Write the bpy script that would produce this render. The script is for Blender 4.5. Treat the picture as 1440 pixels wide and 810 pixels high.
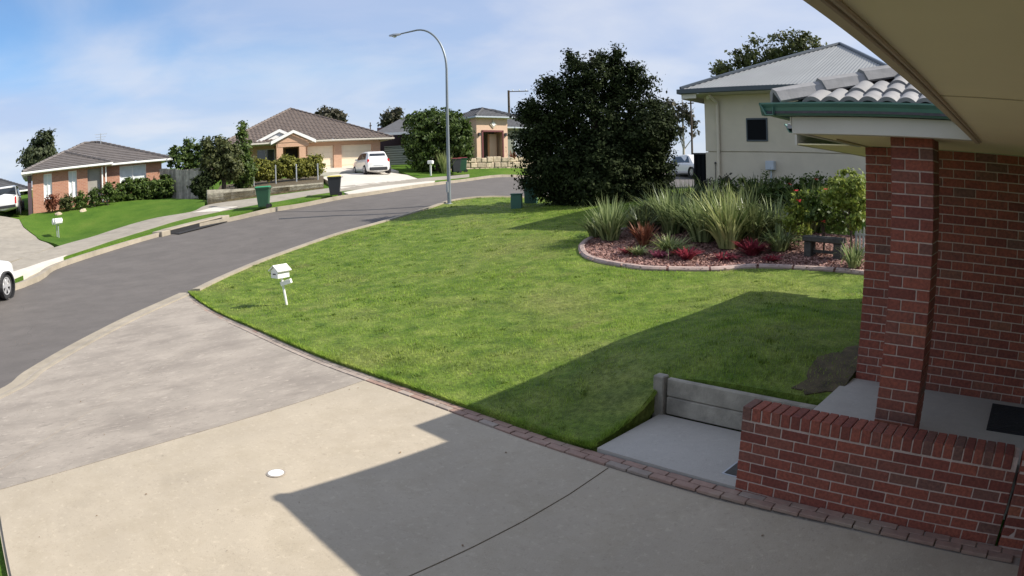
import bpy, bmesh, math, random
import numpy as np
from mathutils import Vector, Matrix
from mathutils.geometry import delaunay_2d_cdt

# ---------------------------------------------------------------- camera, sky, sun, exposure
scene = bpy.context.scene
for o in list(bpy.data.objects): bpy.data.objects.remove(o)
YAW, PITCH, ROLL = -0.7806677, 0.1649802, -0.0230096
CAM = np.array([2.1284337, -4.6807054, 2.5197907])
FOC, KD = 968.70898, -0.0818234                      # security camera lens: r = FOC*t*(1+KD*t*t) on a 1440x810 picture
cy, sy, cp, sp = math.cos(YAW), math.sin(YAW), math.cos(PITCH), math.sin(PITCH)
FWD = np.array([sy*cp, cy*cp, -sp]); _r = np.array([cy, -sy, 0.0]); _u = np.cross(_r, FWD)
c_, s_ = math.cos(ROLL), math.sin(ROLL)
RIGHT = c_*_r + s_*_u; UP = -s_*_r + c_*_u
cd = bpy.data.cameras.new("camera"); cam = bpy.data.objects.new("camera", cd); scene.collection.objects.link(cam)
cam.matrix_world = Matrix(((RIGHT[0], UP[0], -FWD[0], CAM[0]), (RIGHT[1], UP[1], -FWD[1], CAM[1]), (RIGHT[2], UP[2], -FWD[2], CAM[2]), (0, 0, 0, 1)))
cd.clip_start = 0.02; cd.clip_end = 6000
cd.sensor_fit = 'HORIZONTAL'; cd.sensor_width = 36; cd.sensor_height = 20.25; cd.lens = 19.5
PANO = True
if PANO:
    cd.type = 'PANO'
    q = cd
    q.panorama_type = 'FISHEYE_LENS_POLYNOMIAL'
    q.fisheye_fov = math.pi
    q.fisheye_polynomial_k0 = 0.0
    q.fisheye_polynomial_k1 = -0.04109873520571761
    q.fisheye_polynomial_k2 = -6.955880577064e-05
    q.fisheye_polynomial_k3 = 1.8700256856705411e-06
    q.fisheye_polynomial_k4 = -2.9562331508956204e-07
scene.camera = cam

SUN_AZ, SUN_EL = math.radians(46.8), math.radians(38.5)   # azimuth from +Y towards +X
sun_dir = Vector((math.sin(SUN_AZ)*math.cos(SUN_EL), math.cos(SUN_AZ)*math.cos(SUN_EL), math.sin(SUN_EL)))
sl = bpy.data.lights.new("sun", 'SUN'); sl.energy = 5.0; sl.angle = math.radians(0.5); sl.color = (1.0, 0.94, 0.84)
so = bpy.data.objects.new("sun", sl); scene.collection.objects.link(so); so.rotation_euler = (-sun_dir).to_track_quat('-Z', 'Y').to_euler()
so.location = (0, 0, 40)
world = bpy.data.worlds.new("World"); scene.world = world; world.use_nodes = True
wn = world.node_tree.nodes; wl = world.node_tree.links; wn.clear()
sky = wn.new('ShaderNodeTexSky'); sky.sky_type = 'NISHITA'; sky.sun_disc = False
sky.sun_elevation = SUN_EL; sky.sun_rotation = SUN_AZ
sky.air_density = 1.0; sky.dust_density = 0.2; sky.ozone_density = 3.5; sky.altitude = 50
tc = wn.new('ShaderNodeTexCoord'); sep = wn.new('ShaderNodeSeparateXYZ'); wl.new(tc.outputs['Generated'], sep.inputs[0])
def wmath(op, a, b=None, c=None):
    n = wn.new('ShaderNodeMath'); n.operation = op
    for i, v in enumerate((a, b, c)):
        if v is None: continue
        if isinstance(v, (int, float)): n.inputs[i].default_value = v
        else: wl.new(v, n.inputs[i])
    return n.outputs[0]
den = wmath('ADD', wmath('MAXIMUM', sep.outputs[2], 0.0), 0.16)
comb = wn.new('ShaderNodeCombineXYZ')
wl.new(wmath('DIVIDE', sep.outputs[0], den), comb.inputs[0]); wl.new(wmath('DIVIDE', sep.outputs[1], den), comb.inputs[1])
def wnoise(scale, det, rough, off, dist=0.0):
    mp = wn.new('ShaderNodeMapping'); mp.inputs['Location'].default_value = off
    wl.new(comb.outputs[0], mp.inputs[0])
    n = wn.new('ShaderNodeTexNoise'); n.inputs['Scale'].default_value = scale; n.inputs['Detail'].default_value = det
    n.inputs['Roughness'].default_value = rough; n.inputs['Distortion'].default_value = dist
    wl.new(mp.outputs[0], n.inputs['Vector']); return n.outputs[0]
CLOUD_OFF = (13.458458, -0.9458717, 0)
n1 = wnoise(0.42, 3, 0.42, CLOUD_OFF, 0.1); n2 = wnoise(1.1, 6, 0.52, (7, 2, 0), 0.3)
cl = wmath('ADD', wmath('MULTIPLY', n1, 0.78), wmath('MULTIPLY', n2, 0.22))
ramp = wn.new('ShaderNodeMapRange'); ramp.interpolation_type = 'SMOOTHSTEP'
ramp.inputs[1].default_value = 0.33; ramp.inputs[2].default_value = 0.54; ramp.inputs[3].default_value = 0.16; ramp.inputs[4].default_value = 0.86
wl.new(cl, ramp.inputs[0])
hz = wn.new('ShaderNodeMapRange'); hz.interpolation_type = 'SMOOTHSTEP'      # thin cloud thickens towards the horizon, all the way round
hz.inputs[1].default_value = 0.24; hz.inputs[2].default_value = 0.11; hz.inputs[3].default_value = 0.0; hz.inputs[4].default_value = 0.85
wl.new(sep.outputs[2], hz.inputs[0])
cov = wmath('MINIMUM', wmath('MAXIMUM', ramp.outputs[0], wmath('MULTIPLY', hz.outputs[0], wmath('ADD', 0.72, wmath('MULTIPLY', n2, 0.5)))), 0.9)
hs_ = wn.new('ShaderNodeHueSaturation'); hs_.inputs['Saturation'].default_value = 1.22; hs_.inputs['Value'].default_value = 1.25; wl.new(sky.outputs[0], hs_.inputs['Color'])
cmx = wn.new('ShaderNodeMix'); cmx.data_type = 'RGBA'; cmx.inputs['A'].default_value = (4.0, 4.7, 6.4, 1); cmx.inputs['B'].default_value = (5.5, 5.8, 6.7, 1)
cmr = wn.new('ShaderNodeMapRange'); cmr.inputs[1].default_value = 0.38; cmr.inputs[2].default_value = 0.62; wl.new(n2, cmr.inputs[0]); wl.new(cmr.outputs[0], cmx.inputs['Factor'])
mixc = wn.new('ShaderNodeMix'); mixc.data_type = 'RGBA'; wl.new(cmx.outputs['Result'], mixc.inputs['B'])
wl.new(cov, mixc.inputs['Factor']); wl.new(hs_.outputs[0], mixc.inputs['A'])
bg = wn.new('ShaderNodeBackground'); bg.inputs['Strength'].default_value = 0.09
wo = wn.new('ShaderNodeOutputWorld'); wl.new(mixc.outputs['Result'], bg.inputs['Color']); wl.new(bg.outputs[0], wo.inputs[0])
vs = scene.view_settings; vs.view_transform = 'Standard'; vs.look = 'None'; vs.exposure = 0.55; vs.gamma = 1.0; vs.use_curve_mapping = False
scene.cycles.max_bounces = 6; scene.cycles.transparent_max_bounces = 6

R = random.Random(7); NR = np.random.default_rng(5)
COL = scene.collection

# ---------------------------------------------------------------- terrain
def ray(x, y):
    v = np.array([x-720., y-405.]); r = math.hypot(*v)+1e-9; th = r/FOC
    for _ in range(25): th = r/FOC/(1+KD*th*th)
    return FWD*math.cos(th) + math.sin(th)*(RIGHT*v[0]-UP*v[1])/r
def far_pt(x, y, D):
    d = ray(x, y); return CAM + d*D/math.hypot(d[0], d[1])
def slope(x, y):
    d = ray(x, y); return d[2]/math.hypot(d[0], d[1])
CP = [(3,-7,0),(0,-7,0),(-3,-7,0),(3,0,0),(0,0,0),(-1.5,0,0.0),(-3,-2.6,0),(-3,0,0.01),(-6,0.1,0),(-6,-5,-.03),(-9.5,.3,-.02),(-14,.7,-.04),
 (-8.6,-5,-.1),(-11,-3.2,-.1),(-4,-12,-.15),(2,-14,0),(-12,-12,-.1),(8,-5,0),(8,2,.2),
 (-1.6,.5,.04),(-1.6,1.0,.12),(-2.4,.6,.08),(-2.2,1.4,.3),(-1.4,1.3,.42),(0.4,1.3,.43),(-3,1.5,.22),(-3,4,.35),(-2.7,6.3,.46),(-.5,6,.48),(1,8,.55),(-6,3,.15),(-6,7,.52),(-10,3,.06),(-12,2,-.06),
 (-3.5,8.9,.62),(-6,8.8,.62),(-8,10,.85),(-7.2,12.9,1.35),(-3,12,1.2),(0,12,1.2),(5,16,1.6),(-7,20,2),(0,30,2.4)]
FP = [(22,402,21),(62,380,23.5),(138,354,26),(225,329,28.5),(330,307,30.5),(371,296,31.2),(415,290,32),(475,277,33.6),(490,275,34.2),(600,260,40),(700,248,46),
 (632,287,29),(560,305,27.3),(470,330,24.4),(400,354,22.4),(330,381,20.2),(700,279,31),
 (83,337,33.5),(45,300,41),(240,280,41),(145,290,40),(505,244,47.5),(455,247,46.5),(548,243,49),(607,248,47),(690,226,55),(740,225,58),(850,283,27.5),(745,283,31),
 (0,312,38),(0,345,30),(455,265,37),(292,286,35),(760,248,50)]
PTS = np.array(CP + [tuple(far_pt(*q)) for q in FP])
def _fit(P, lam=0.2):
    n = len(P); X = P[:, :2]; r2 = ((X[:, None]-X[None])**2).sum(-1)
    Kk = np.where(r2 > 0, .5*r2*np.log(np.maximum(r2, 1e-12)), 0) + lam*np.eye(n)
    Q = np.c_[np.ones(n), X]; A = np.block([[Kk, Q], [Q.T, np.zeros((3, 3))]])
    return np.linalg.solve(A, np.r_[P[:, 2], 0, 0, 0])
TS = _fit(PTS)
def H(x, y):
    x = np.atleast_1d(np.asarray(x, float)); y = np.atleast_1d(np.asarray(y, float)); out = np.empty(len(x))
    for i in range(0, len(x), 20000):
        a, b = x[i:i+20000], y[i:i+20000]
        r2 = (a[:, None]-PTS[None, :, 0])**2 + (b[:, None]-PTS[None, :, 1])**2
        z = (.5*r2*np.log(np.maximum(r2, 1e-12)))@TS[:-3] + TS[-3] + TS[-2]*a + TS[-1]*b
        d = np.hypot(a+18, b-8); w = np.clip((d-38)/45, 0, 1); w = w*w*(3-2*w)
        out[i:i+20000] = np.clip(z, -2, 6.5)*(1-w) + 1.5*w
    return out
def h1(x, y): return float(H(x, y)[0])
def G(px, py, dz=0.0):
    d = ray(px, py); h = math.hypot(d[0], d[1]); t = np.linspace(2, 110, 1600)/h
    p = CAM + t[:, None]*d; f = p[:, 2]-H(p[:, 0], p[:, 1])-dz
    i = int(np.argmax(f < 0))
    if f[i] >= 0 or i == 0: i = len(t)-1
    a = f[i-1]/(f[i-1]-f[i]+1e-12); q = p[i-1]+a*(p[i]-p[i-1]); return q
def gxy(*pts): return [tuple(G(*p)[:2]) for p in pts]

# ---------------------------------------------------------------- object helpers
def link(name, me, mat=None, parent=None, loc=None, rot=None):
    o = bpy.data.objects.new(name, me); COL.objects.link(o)
    if mat is not None and me is not None and hasattr(me, 'materials') and len(me.materials) == 0: me.materials.append(mat)
    if parent is not None: o.parent = parent
    if loc is not None: o.location = loc
    if rot is not None: o.rotation_euler = rot
    return o
def tag(o, label, cat=None, group=None, kind=None):
    if label: o['label'] = label
    if cat: o['category'] = cat
    if group: o['group'] = group
    if kind: o['kind'] = kind
    return o
def thing(name, label, cat, loc=(0, 0, 0), rz=0.0, group=None):
    o = bpy.data.objects.new(name, None); COL.objects.link(o); o.empty_display_size = 0.2
    o.location = loc; o.rotation_euler = (0, 0, rz); return tag(o, label, cat, group)
def copy_tree(o, parent=None):
    c = o.copy(); COL.objects.link(c)
    if parent is not None: c.parent = parent
    for ch in o.children: copy_tree(ch, c)
    return c

class M:
    def __init__(s): s.v = []; s.f = []
    def add(s, vs, fs):
        b = len(s.v); s.v += [tuple(v) for v in vs]; s.f += [tuple(b+i for i in f) for f in fs]; return s
    def box(s, x0, y0, z0, x1, y1, z1, rz=0.0, piv=None, tz=0.0):
        vs = [(x0,y0,z0),(x1,y0,z0),(x1,y1,z0),(x0,y1,z0),(x0,y0,z1),(x1,y0,z1),(x1,y1,z1),(x0,y1,z1)]
        if rz:
            px, py = piv or ((x0+x1)/2, (y0+y1)/2); c, n = math.cos(rz), math.sin(rz)
            vs = [(px+(x-px)*c-(y-py)*n, py+(x-px)*n+(y-py)*c, z) for x, y, z in vs]
        return s.add(vs, [(3,2,1,0),(4,5,6,7),(0,1,5,4),(1,2,6,5),(2,3,7,6),(3,0,4,7)])
    def tube(s, pts, rad, n=8, cap=True):
        pts = [Vector(p) for p in pts]; rad = rad if isinstance(rad, (list, tuple)) else [rad]*len(pts)
        rings = []; ref = None
        for i, p in enumerate(pts):
            t = (pts[min(i+1, len(pts)-1)]-pts[max(i-1, 0)]).normalized()
            if ref is None: ref = Vector((1, 0, 0)) if abs(t.x) < .9 else Vector((0, 1, 0))
            a = (ref-t*ref.dot(t)).normalized(); ref = a; b = t.cross(a)
            rings.append([p+(a*math.cos(k*2*math.pi/n)+b*math.sin(k*2*math.pi/n))*rad[i] for k in range(n)])
        vs = [v for r_ in rings for v in r_]; fs = []
        for i in range(len(pts)-1):
            for k in range(n): fs.append((i*n+k, i*n+(k+1) % n, (i+1)*n+(k+1) % n, (i+1)*n+k))
        if cap: fs += [tuple(reversed(range(n))), tuple((len(pts)-1)*n+k for k in range(n))]
        return s.add(vs, fs)
    def lathe(s, prof, n=16, c=(0, 0, 0), ax='z', ring=False):
        vs = []; fs = []
        for r_, z in prof:
            for k in range(n):
                a = k*2*math.pi/n; p = (r_*math.cos(a), r_*math.sin(a), z)
                if ax == 'y': p = (p[0], p[2], p[1])
                if ax == 'x': p = (p[2], p[0], p[1])
                vs.append((p[0]+c[0], p[1]+c[1], p[2]+c[2]))
        for i in range(len(prof)-1):
            for k in range(n): fs.append((i*n+k, i*n+(k+1) % n, (i+1)*n+(k+1) % n, (i+1)*n+k))
        if ring:
            e = (len(prof)-1)*n; fs += [(e+k, e+(k+1) % n, (k+1) % n, k) for k in range(n)]
        else: fs += [tuple(reversed(range(n))), tuple((len(prof)-1)*n+k for k in range(n))]
        return s.add(vs, fs)
    def prism(s, poly, axis_vec):
        n = len(poly); a = Vector(axis_vec); vs = [Vector(p) for p in poly]+[Vector(p)+a for p in poly]
        return s.add(vs, [tuple(reversed(range(n))), tuple(range(n, 2*n))]+[(i, (i+1) % n, n+(i+1) % n, n+i) for i in range(n)])
    def loft(s, secs, closed=True, cap=True):
        n = len(secs[0]); vs = [p for q in secs for p in q]; fs = []
        for i in range(len(secs)-1):
            for k in range(n if closed else n-1): fs.append((i*n+k, i*n+(k+1) % n, (i+1)*n+(k+1) % n, (i+1)*n+k))
        if cap and closed: fs += [tuple(reversed(range(n))), tuple((len(secs)-1)*n+k for k in range(n))]
        return s.add(vs, fs)
    def mesh(s, name, smooth=False, bevel=0.0, seg=1, fix=True):
        me = bpy.data.meshes.new(name); me.from_pydata(s.v, [], s.f)
        bm = bmesh.new(); bm.from_mesh(me)
        if fix: bmesh.ops.recalc_face_normals(bm, faces=bm.faces)
        if bevel:
            ed = [e for e in bm.edges if len(e.link_faces) == 2 and e.calc_face_angle(0) > 0.5]
            bmesh.ops.bevel(bm, geom=ed, offset=bevel, segments=seg, affect='EDGES', profile=0.6, clamp_overlap=True)
        bm.to_mesh(me); bm.free()
        if smooth:
            for p in me.polygons: p.use_smooth = True
            me.set_sharp_from_angle(angle=math.radians(40))
        return me
    def build(s, name, mat, parent=None, smooth=False, bevel=0.0, seg=1, loc=None, rot=None):
        return link(name, s.mesh(name, smooth, bevel, seg), mat, parent, loc, rot)
def np_mesh(name, V, F, mat=None, smooth=False):
    """V (n,3), F (m,k) arrays"""
    me = bpy.data.meshes.new(name); k = F.shape[1]
    me.vertices.add(len(V)); me.vertices.foreach_set('co', np.asarray(V, np.float32).ravel())
    me.loops.add(F.size); me.loops.foreach_set('vertex_index', F.astype(np.int32).ravel())
    me.polygons.add(len(F)); me.polygons.foreach_set('loop_start', np.arange(0, F.size, k, dtype=np.int32))
    me.polygons.foreach_set('loop_total', np.full(len(F), k, np.int32))
    if smooth: me.polygons.foreach_set('use_smooth', np.ones(len(F), bool))
    me.update(calc_edges=True)
    if mat: me.materials.append(mat)
    return me

# ---------------------------------------------------------------- materials
def nodes_of(name):
    m = bpy.data.materials.new(name); m.use_nodes = True; nt = m.node_tree
    return m, nt, nt.nodes, nt.links, nt.nodes['Principled BSDF']
def rgb(c): return (c[0], c[1], c[2], 1)
def noise_fac(nt, scale, det=4, coord='pos', rough=.55, stretch=None):
    N, L = nt.nodes, nt.links
    n = N.new('ShaderNodeTexNoise'); n.inputs['Scale'].default_value = scale; n.inputs['Detail'].default_value = det; n.inputs['Roughness'].default_value = rough
    if coord == 'pos': src = N.new('ShaderNodeNewGeometry').outputs['Position']
    else: src = N.new('ShaderNodeTexCoord').outputs['Object']
    if stretch:
        mp = N.new('ShaderNodeMapping'); mp.inputs['Scale'].default_value = stretch; L.new(src, mp.inputs[0]); src = mp.outputs[0]
    L.new(src, n.inputs['Vector']); return n.outputs[0]
def ramp_of(nt, fac, stops):
    r = nt.nodes.new('ShaderNodeValToRGB'); e = r.color_ramp.elements
    while len(e) < len(stops): e.new(0.5)
    for i, (p, c) in enumerate(stops): e[i].position = p; e[i].color = rgb(c)
    nt.links.new(fac, r.inputs[0]); return r.outputs[0]
def mixrgb(nt, fac, a, b, mode='MIX'):
    m = nt.nodes.new('ShaderNodeMix'); m.data_type = 'RGBA'; m.blend_type = mode
    for k, v in (('Factor', fac), ('A', a), ('B', b)):
        if isinstance(v, (int, float)): m.inputs[k].default_value = v
        elif isinstance(v, tuple): m.inputs[k].default_value = rgb(v)
        else: nt.links.new(v, m.inputs[k])
    return m.outputs['Result']
def bump(nt, fac, strength, dist=0.01):
    b = nt.nodes.new('ShaderNodeBump'); b.inputs['Strength'].default_value = strength; b.inputs['Distance'].default_value = dist
    nt.links.new(fac, b.inputs['Height']); nt.links.new(b.outputs[0], nt.nodes['Principled BSDF'].inputs['Normal'])
def mat(name, c, rough=.7, var=.12, scale=6, metal=0.0, spec=None, bmp=0.0, bscale=None, coord='pos', rnd=0.0, dirt=None, coat=0.0):
    m, nt, N, L, b = nodes_of(name)
    f = noise_fac(nt, scale, 5, coord)
    lo = tuple(x*(1-var) for x in c); hi = tuple(min(1, x*(1+var)) for x in c)
    col = ramp_of(nt, f, [(.3, lo), (.7, hi)])
    if dirt: 
        f2 = noise_fac(nt, dirt[1], 6, coord, .65); g = nt.nodes.new('ShaderNodeMapRange'); g.inputs[1].default_value = .5; g.inputs[2].default_value = .75; L.new(f2, g.inputs[0])
        g.inputs[4].default_value = dirt[2]; col = mixrgb(nt, g.outputs[0], col, dirt[0])
    if rnd:
        oi = N.new('ShaderNodeObjectInfo'); hsv = N.new('ShaderNodeHueSaturation'); mr = N.new('ShaderNodeMapRange')
        mr.inputs[3].default_value = 1-rnd; mr.inputs[4].default_value = 1+rnd; L.new(oi.outputs['Random'], mr.inputs[0]); L.new(mr.outputs[0], hsv.inputs['Value']); L.new(col, hsv.inputs['Color']); col = hsv.outputs[0]
    L.new(col, b.inputs['Base Color']); b.inputs['Roughness'].default_value = rough; b.inputs['Metallic'].default_value = metal
    if spec is not None: b.inputs['Specular IOR Level'].default_value = spec
    if coat: b.inputs['Coat Weight'].default_value = coat; b.inputs['Coat Roughness'].default_value = .05
    if bmp: bump(nt, noise_fac(nt, bscale or scale*6, 6, coord), bmp)
    return m
def leafmat(name, c1, c2, trans=.35, rough=.55, scale=2.0, spec=.3):
    m, nt, N, L, b = nodes_of(name)
    f = noise_fac(nt, scale, 3); g = N.new('ShaderNodeNewGeometry')
    ad = N.new('ShaderNodeMath'); ad.operation = 'MULTIPLY_ADD'; ad.inputs[1].default_value = .55; L.new(g.outputs['Random Per Island'], ad.inputs[0])
    mu = N.new('ShaderNodeMath'); mu.operation = 'MULTIPLY'; mu.inputs[1].default_value = .5; L.new(f, mu.inputs[0]); L.new(mu.outputs[0], ad.inputs[2])
    col = ramp_of(nt, ad.outputs[0], [(.2, c1), (.8, c2)])
    L.new(col, b.inputs['Base Color']); b.inputs['Roughness'].default_value = rough; b.inputs['Specular IOR Level'].default_value = spec
    t = N.new('ShaderNodeBsdfTranslucent'); L.new(col, t.inputs['Color']); mx = N.new('ShaderNodeMixShader'); mx.inputs[0].default_value = trans
    L.new(b.outputs[0], mx.inputs[1]); L.new(t.outputs[0], mx.inputs[2]); L.new(mx.outputs[0], N['Material Output'].inputs['Surface'])
    return m
def brickface(name, c1, c2, mortar, bw=.24, rh=.086, ms=.01):
    """far walls whose bricks are under two pixels: running bond by texture, along object x and z"""
    m, nt, N, L, b = nodes_of(name)
    t = N.new('ShaderNodeTexCoord'); s = N.new('ShaderNodeSeparateXYZ'); L.new(t.outputs['Object'], s.inputs[0])
    a = N.new('ShaderNodeMath'); a.operation = 'ADD'; L.new(s.outputs[0], a.inputs[0]); L.new(s.outputs[1], a.inputs[1])
    c = N.new('ShaderNodeCombineXYZ'); L.new(a.outputs[0], c.inputs[0]); L.new(s.outputs[2], c.inputs[1])
    br = N.new('ShaderNodeTexBrick'); L.new(c.outputs[0], br.inputs['Vector']); br.inputs['Scale'].default_value = 1
    br.inputs['Brick Width'].default_value = bw; br.inputs['Row Height'].default_value = rh; br.inputs['Mortar Size'].default_value = ms*.6
    br.inputs['Color1'].default_value = rgb(c1); br.inputs['Color2'].default_value = rgb(c2); br.inputs['Mortar'].default_value = rgb(mortar)
    L.new(br.outputs['Color'], b.inputs['Base Color']); b.inputs['Roughness'].default_value = .9
    return m
def brick_mat():
    m, nt, N, L, b = nodes_of('red_brick')
    oi = N.new('ShaderNodeObjectInfo')
    base = ramp_of(nt, oi.outputs['Random'], [(0, (.21, .06, .042)), (.25, (.285, .08, .052)), (.5, (.345, .10, .06)), (.72, (.28, .092, .06)), (.91, (.25, .092, .064)), (.965, (.19, .10, .075)), (1, (.37, .125, .066))])
    f = noise_fac(nt, 38, 6); d = mixrgb(nt, ramp_of(nt, f, [(.35, (.62, .6, .6)), (.65, (1.15, 1.1, 1.08))]), (1, 1, 1), (1, 1, 1))
    mul = mixrgb(nt, 1.0, base, ramp_of(nt, f, [(.3, (.52, .52, .55)), (.7, (1.0, .98, .98))]), 'MULTIPLY')
    L.new(mul, b.inputs['Base Color']); b.inputs['Roughness'].default_value = .85; bump(nt, noise_fac(nt, 120, 5), .5, .004); return m
def concrete_mat(name, c, stain, streak=None, var=.1, amt=.5, crack=0.0, blotch=0.0):
    m, nt, N, L, b = nodes_of(name)
    f = noise_fac(nt, 1.1, 7, 'pos', .6); col = ramp_of(nt, f, [(.3, tuple(x*(1-var) for x in c)), (.7, tuple(x*(1+var) for x in c))])
    g = N.new('ShaderNodeMapRange'); g.inputs[1].default_value = .46; g.inputs[2].default_value = .70; g.inputs[4].default_value = amt
    L.new(noise_fac(nt, 2.3, 8, 'pos', .68, streak), g.inputs[0]); col = mixrgb(nt, g.outputs[0], col, stain)
    if blotch:
        for sc_, lo_, tgt in ((.75, .56, tuple(x*.80 for x in c)), (5.5, .60, tuple(min(1, x*1.28) for x in c)), (9, .60, tuple(x*.66 for x in c)), (16, .56, tuple(min(1, x*1.35) for x in c)), (26, .57, tuple(x*.58 for x in c))):
            g = N.new('ShaderNodeMapRange'); g.inputs[1].default_value = lo_; g.inputs[2].default_value = lo_+.12; g.inputs[4].default_value = blotch
            L.new(noise_fac(nt, sc_, 8, 'pos', .72, streak), g.inputs[0]); col = mixrgb(nt, g.outputs[0], col, tgt)
    sp_ = N.new('ShaderNodeMapRange'); sp_.inputs[1].default_value = .6; sp_.inputs[2].default_value = .8; sp_.inputs[4].default_value = .45
    L.new(noise_fac(nt, 55, 3), sp_.inputs[0]); col = mixrgb(nt, sp_.outputs[0], col, tuple(x*.55 for x in c))
    if crack:
        v = N.new('ShaderNodeTexVoronoi'); v.feature = 'DISTANCE_TO_EDGE'; v.inputs['Scale'].default_value = crack
        nz = N.new('ShaderNodeTexNoise'); nz.inputs['Scale'].default_value = 1.6; nz.inputs['Detail'].default_value = 7; gp_ = N.new('ShaderNodeNewGeometry'); L.new(gp_.outputs['Position'], nz.inputs['Vector'])
        ad = N.new('ShaderNodeVectorMath'); ad.operation = 'MULTIPLY_ADD'; L.new(nz.outputs['Color'], ad.inputs[0]); ad.inputs[1].default_value = (1.1, 1.1, 0); L.new(gp_.outputs['Position'], ad.inputs[2]); L.new(ad.outputs[0], v.inputs['Vector'])
        mr = N.new('ShaderNodeMapRange'); mr.inputs[1].default_value = .0012*crack*2; mr.inputs[2].default_value = .0045*crack*2; mr.inputs[3].default_value = .6; mr.inputs[4].default_value = 0; L.new(v.outputs['Distance'], mr.inputs[0])
        gt_ = N.new('ShaderNodeMapRange'); gt_.inputs[1].default_value = .52; gt_.inputs[2].default_value = .62; L.new(noise_fac(nt, .6, 3), gt_.inputs[0])
        mm_ = N.new('ShaderNodeMath'); mm_.operation = 'MULTIPLY'; L.new(mr.outputs[0], mm_.inputs[0]); L.new(gt_.outputs[0], mm_.inputs[1]); col = mixrgb(nt, mm_.outputs[0], col, tuple(x*.35 for x in c))
    L.new(col, b.inputs['Base Color']); b.inputs['Roughness'].default_value = .9; bump(nt, noise_fac(nt, 70, 6), .35, .006); return m
def grass_ground(name, a, b_, c):
    m, nt, N, L, b = nodes_of(name)
    col = ramp_of(nt, noise_fac(nt, .55, 6, 'pos', .6), [(.32, a), (.52, b_), (.72, c)])
    col = mixrgb(nt, 1.0, col, ramp_of(nt, noise_fac(nt, 24, 5), [(.3, (.55, .55, .5)), (.7, (1.1, 1.1, 1.0))]), 'MULTIPLY')
    L.new(col, b.inputs['Base Color']); b.inputs['Roughness'].default_value = .95; b.inputs['Specular IOR Level'].default_value = .1
    bump(nt, noise_fac(nt, 45, 5), .8, .03); return m
def glass_mat(name, c=(.02, .025, .03), rough=.06):
    m, nt, N, L, b = nodes_of(name); b.inputs['Base Color'].default_value = rgb(c); b.inputs['Roughness'].default_value = rough; b.inputs['Specular IOR Level'].default_value = .8; return m

def lawn_mat(name, shade, trans=.35, island=True, bmpd=0.0):
    """mown lawn: broad green and straw patches, finer mottling, blade to blade change"""
    m, nt, N, L, b = nodes_of(name)
    big = noise_fac(nt, .42, 4, 'pos', .55); mid = noise_fac(nt, 2.6, 5, 'pos', .6); fine = noise_fac(nt, 15, 4, 'pos', .6)
    g_ = ramp_of(nt, mid, [(.30, (.09, .165, .020)), (.5, (.175, .26, .036)), (.72, (.285, .355, .075))])
    dry = ramp_of(nt, fine, [(.35, (.24, .235, .07)), (.7, (.40, .37, .15))])
    f = N.new('ShaderNodeMapRange'); f.inputs[1].default_value = .50; f.inputs[2].default_value = .72; f.inputs[4].default_value = .45; L.new(big, f.inputs[0])
    col = mixrgb(nt, f.outputs[0], g_, dry)
    w = N.new('ShaderNodeMapRange'); w.inputs[1].default_value = .60; w.inputs[2].default_value = .72; w.inputs[4].default_value = .45; L.new(noise_fac(nt, 1.05, 5, 'pos', .7), w.inputs[0])
    col = mixrgb(nt, w.outputs[0], col, (.22, .175, .085))
    if island:
        gn = N.new('ShaderNodeNewGeometry'); col = mixrgb(nt, 1.0, col, ramp_of(nt, gn.outputs['Random Per Island'], [(0, (.62*shade,)*3), (1, (1.3*shade, 1.28*shade, 1.3*shade))]), 'MULTIPLY')
    else: col = mixrgb(nt, 1.0, col, ramp_of(nt, fine, [(.3, (.5*shade,)*3), (.7, (1.05*shade,)*3)]), 'MULTIPLY')
    L.new(col, b.inputs['Base Color']); b.inputs['Roughness'].default_value = .7; b.inputs['Specular IOR Level'].default_value = .15
    if trans:
        t = N.new('ShaderNodeBsdfTranslucent'); L.new(col, t.inputs['Color']); mx = N.new('ShaderNodeMixShader'); mx.inputs[0].default_value = trans
        L.new(b.outputs[0], mx.inputs[1]); L.new(t.outputs[0], mx.inputs[2]); L.new(mx.outputs[0], N['Material Output'].inputs['Surface'])
    if bmpd: bump(nt, noise_fac(nt, 45, 5), .8, .03)
    return m
MT = {}
MT['brick'] = brick_mat()
MT['mortar'] = mat('mortar', (.46, .36, .31), .95, .15, 30, bmp=.3)
MT['concrete_new'] = concrete_mat('pale_concrete', (.385, .33, .252), (.32, .27, .195), None, .08, .6, 0, .5)
MT['concrete_old'] = concrete_mat('weathered_concrete', (.30, .262, .22), (.20, .172, .145), (.9, .35, 1), .16, .85, .3, .95)
MT['path'] = concrete_mat('path_concrete', (.40, .375, .335), (.32, .295, .26), None, .08, .4, 0, .35)
MT['footpath'] = concrete_mat('footpath_concrete', (.285, .255, .21), (.19, .17, .135), None, .14, .6)
MT['white_concrete'] = concrete_mat('white_concrete', (.54, .50, .44), (.42, .39, .33), None, .06, .4)
MT['kerb'] = concrete_mat('kerb_concrete', (.33, .285, .22), (.20, .175, .13), None, .14, .6)
MT['asphalt'] = concrete_mat('asphalt', (.110, .098, .090), (.083, .074, .068), (1, .4, 1), .12, .6, .16, .45)
MT['grass'] = lawn_mat('lawn_soil_grass', .80, 0, False, 1)
MT['grass_far'] = grass_ground('far_grass', (.06, .13, .018), (.09, .17, .024), (.13, .195, .036))
MT['blade'] = lawn_mat('grass_blade', 1.45, .4)
MT['weed'] = leafmat('lawn_weed', (.075, .135, .016), (.17, .24, .04), .3)
MT['litter'] = mat('dry_leaf', (.16, .10, .05), .9, .5, 40)
MT['soil'] = mat('bare_soil', (.085, .065, .035), .95, .5, 7, bmp=.9)
MT['mulch'] = mat('bark_mulch', (.20, .105, .085), .95, .5, 26, bmp=1.0, bscale=60)
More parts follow.
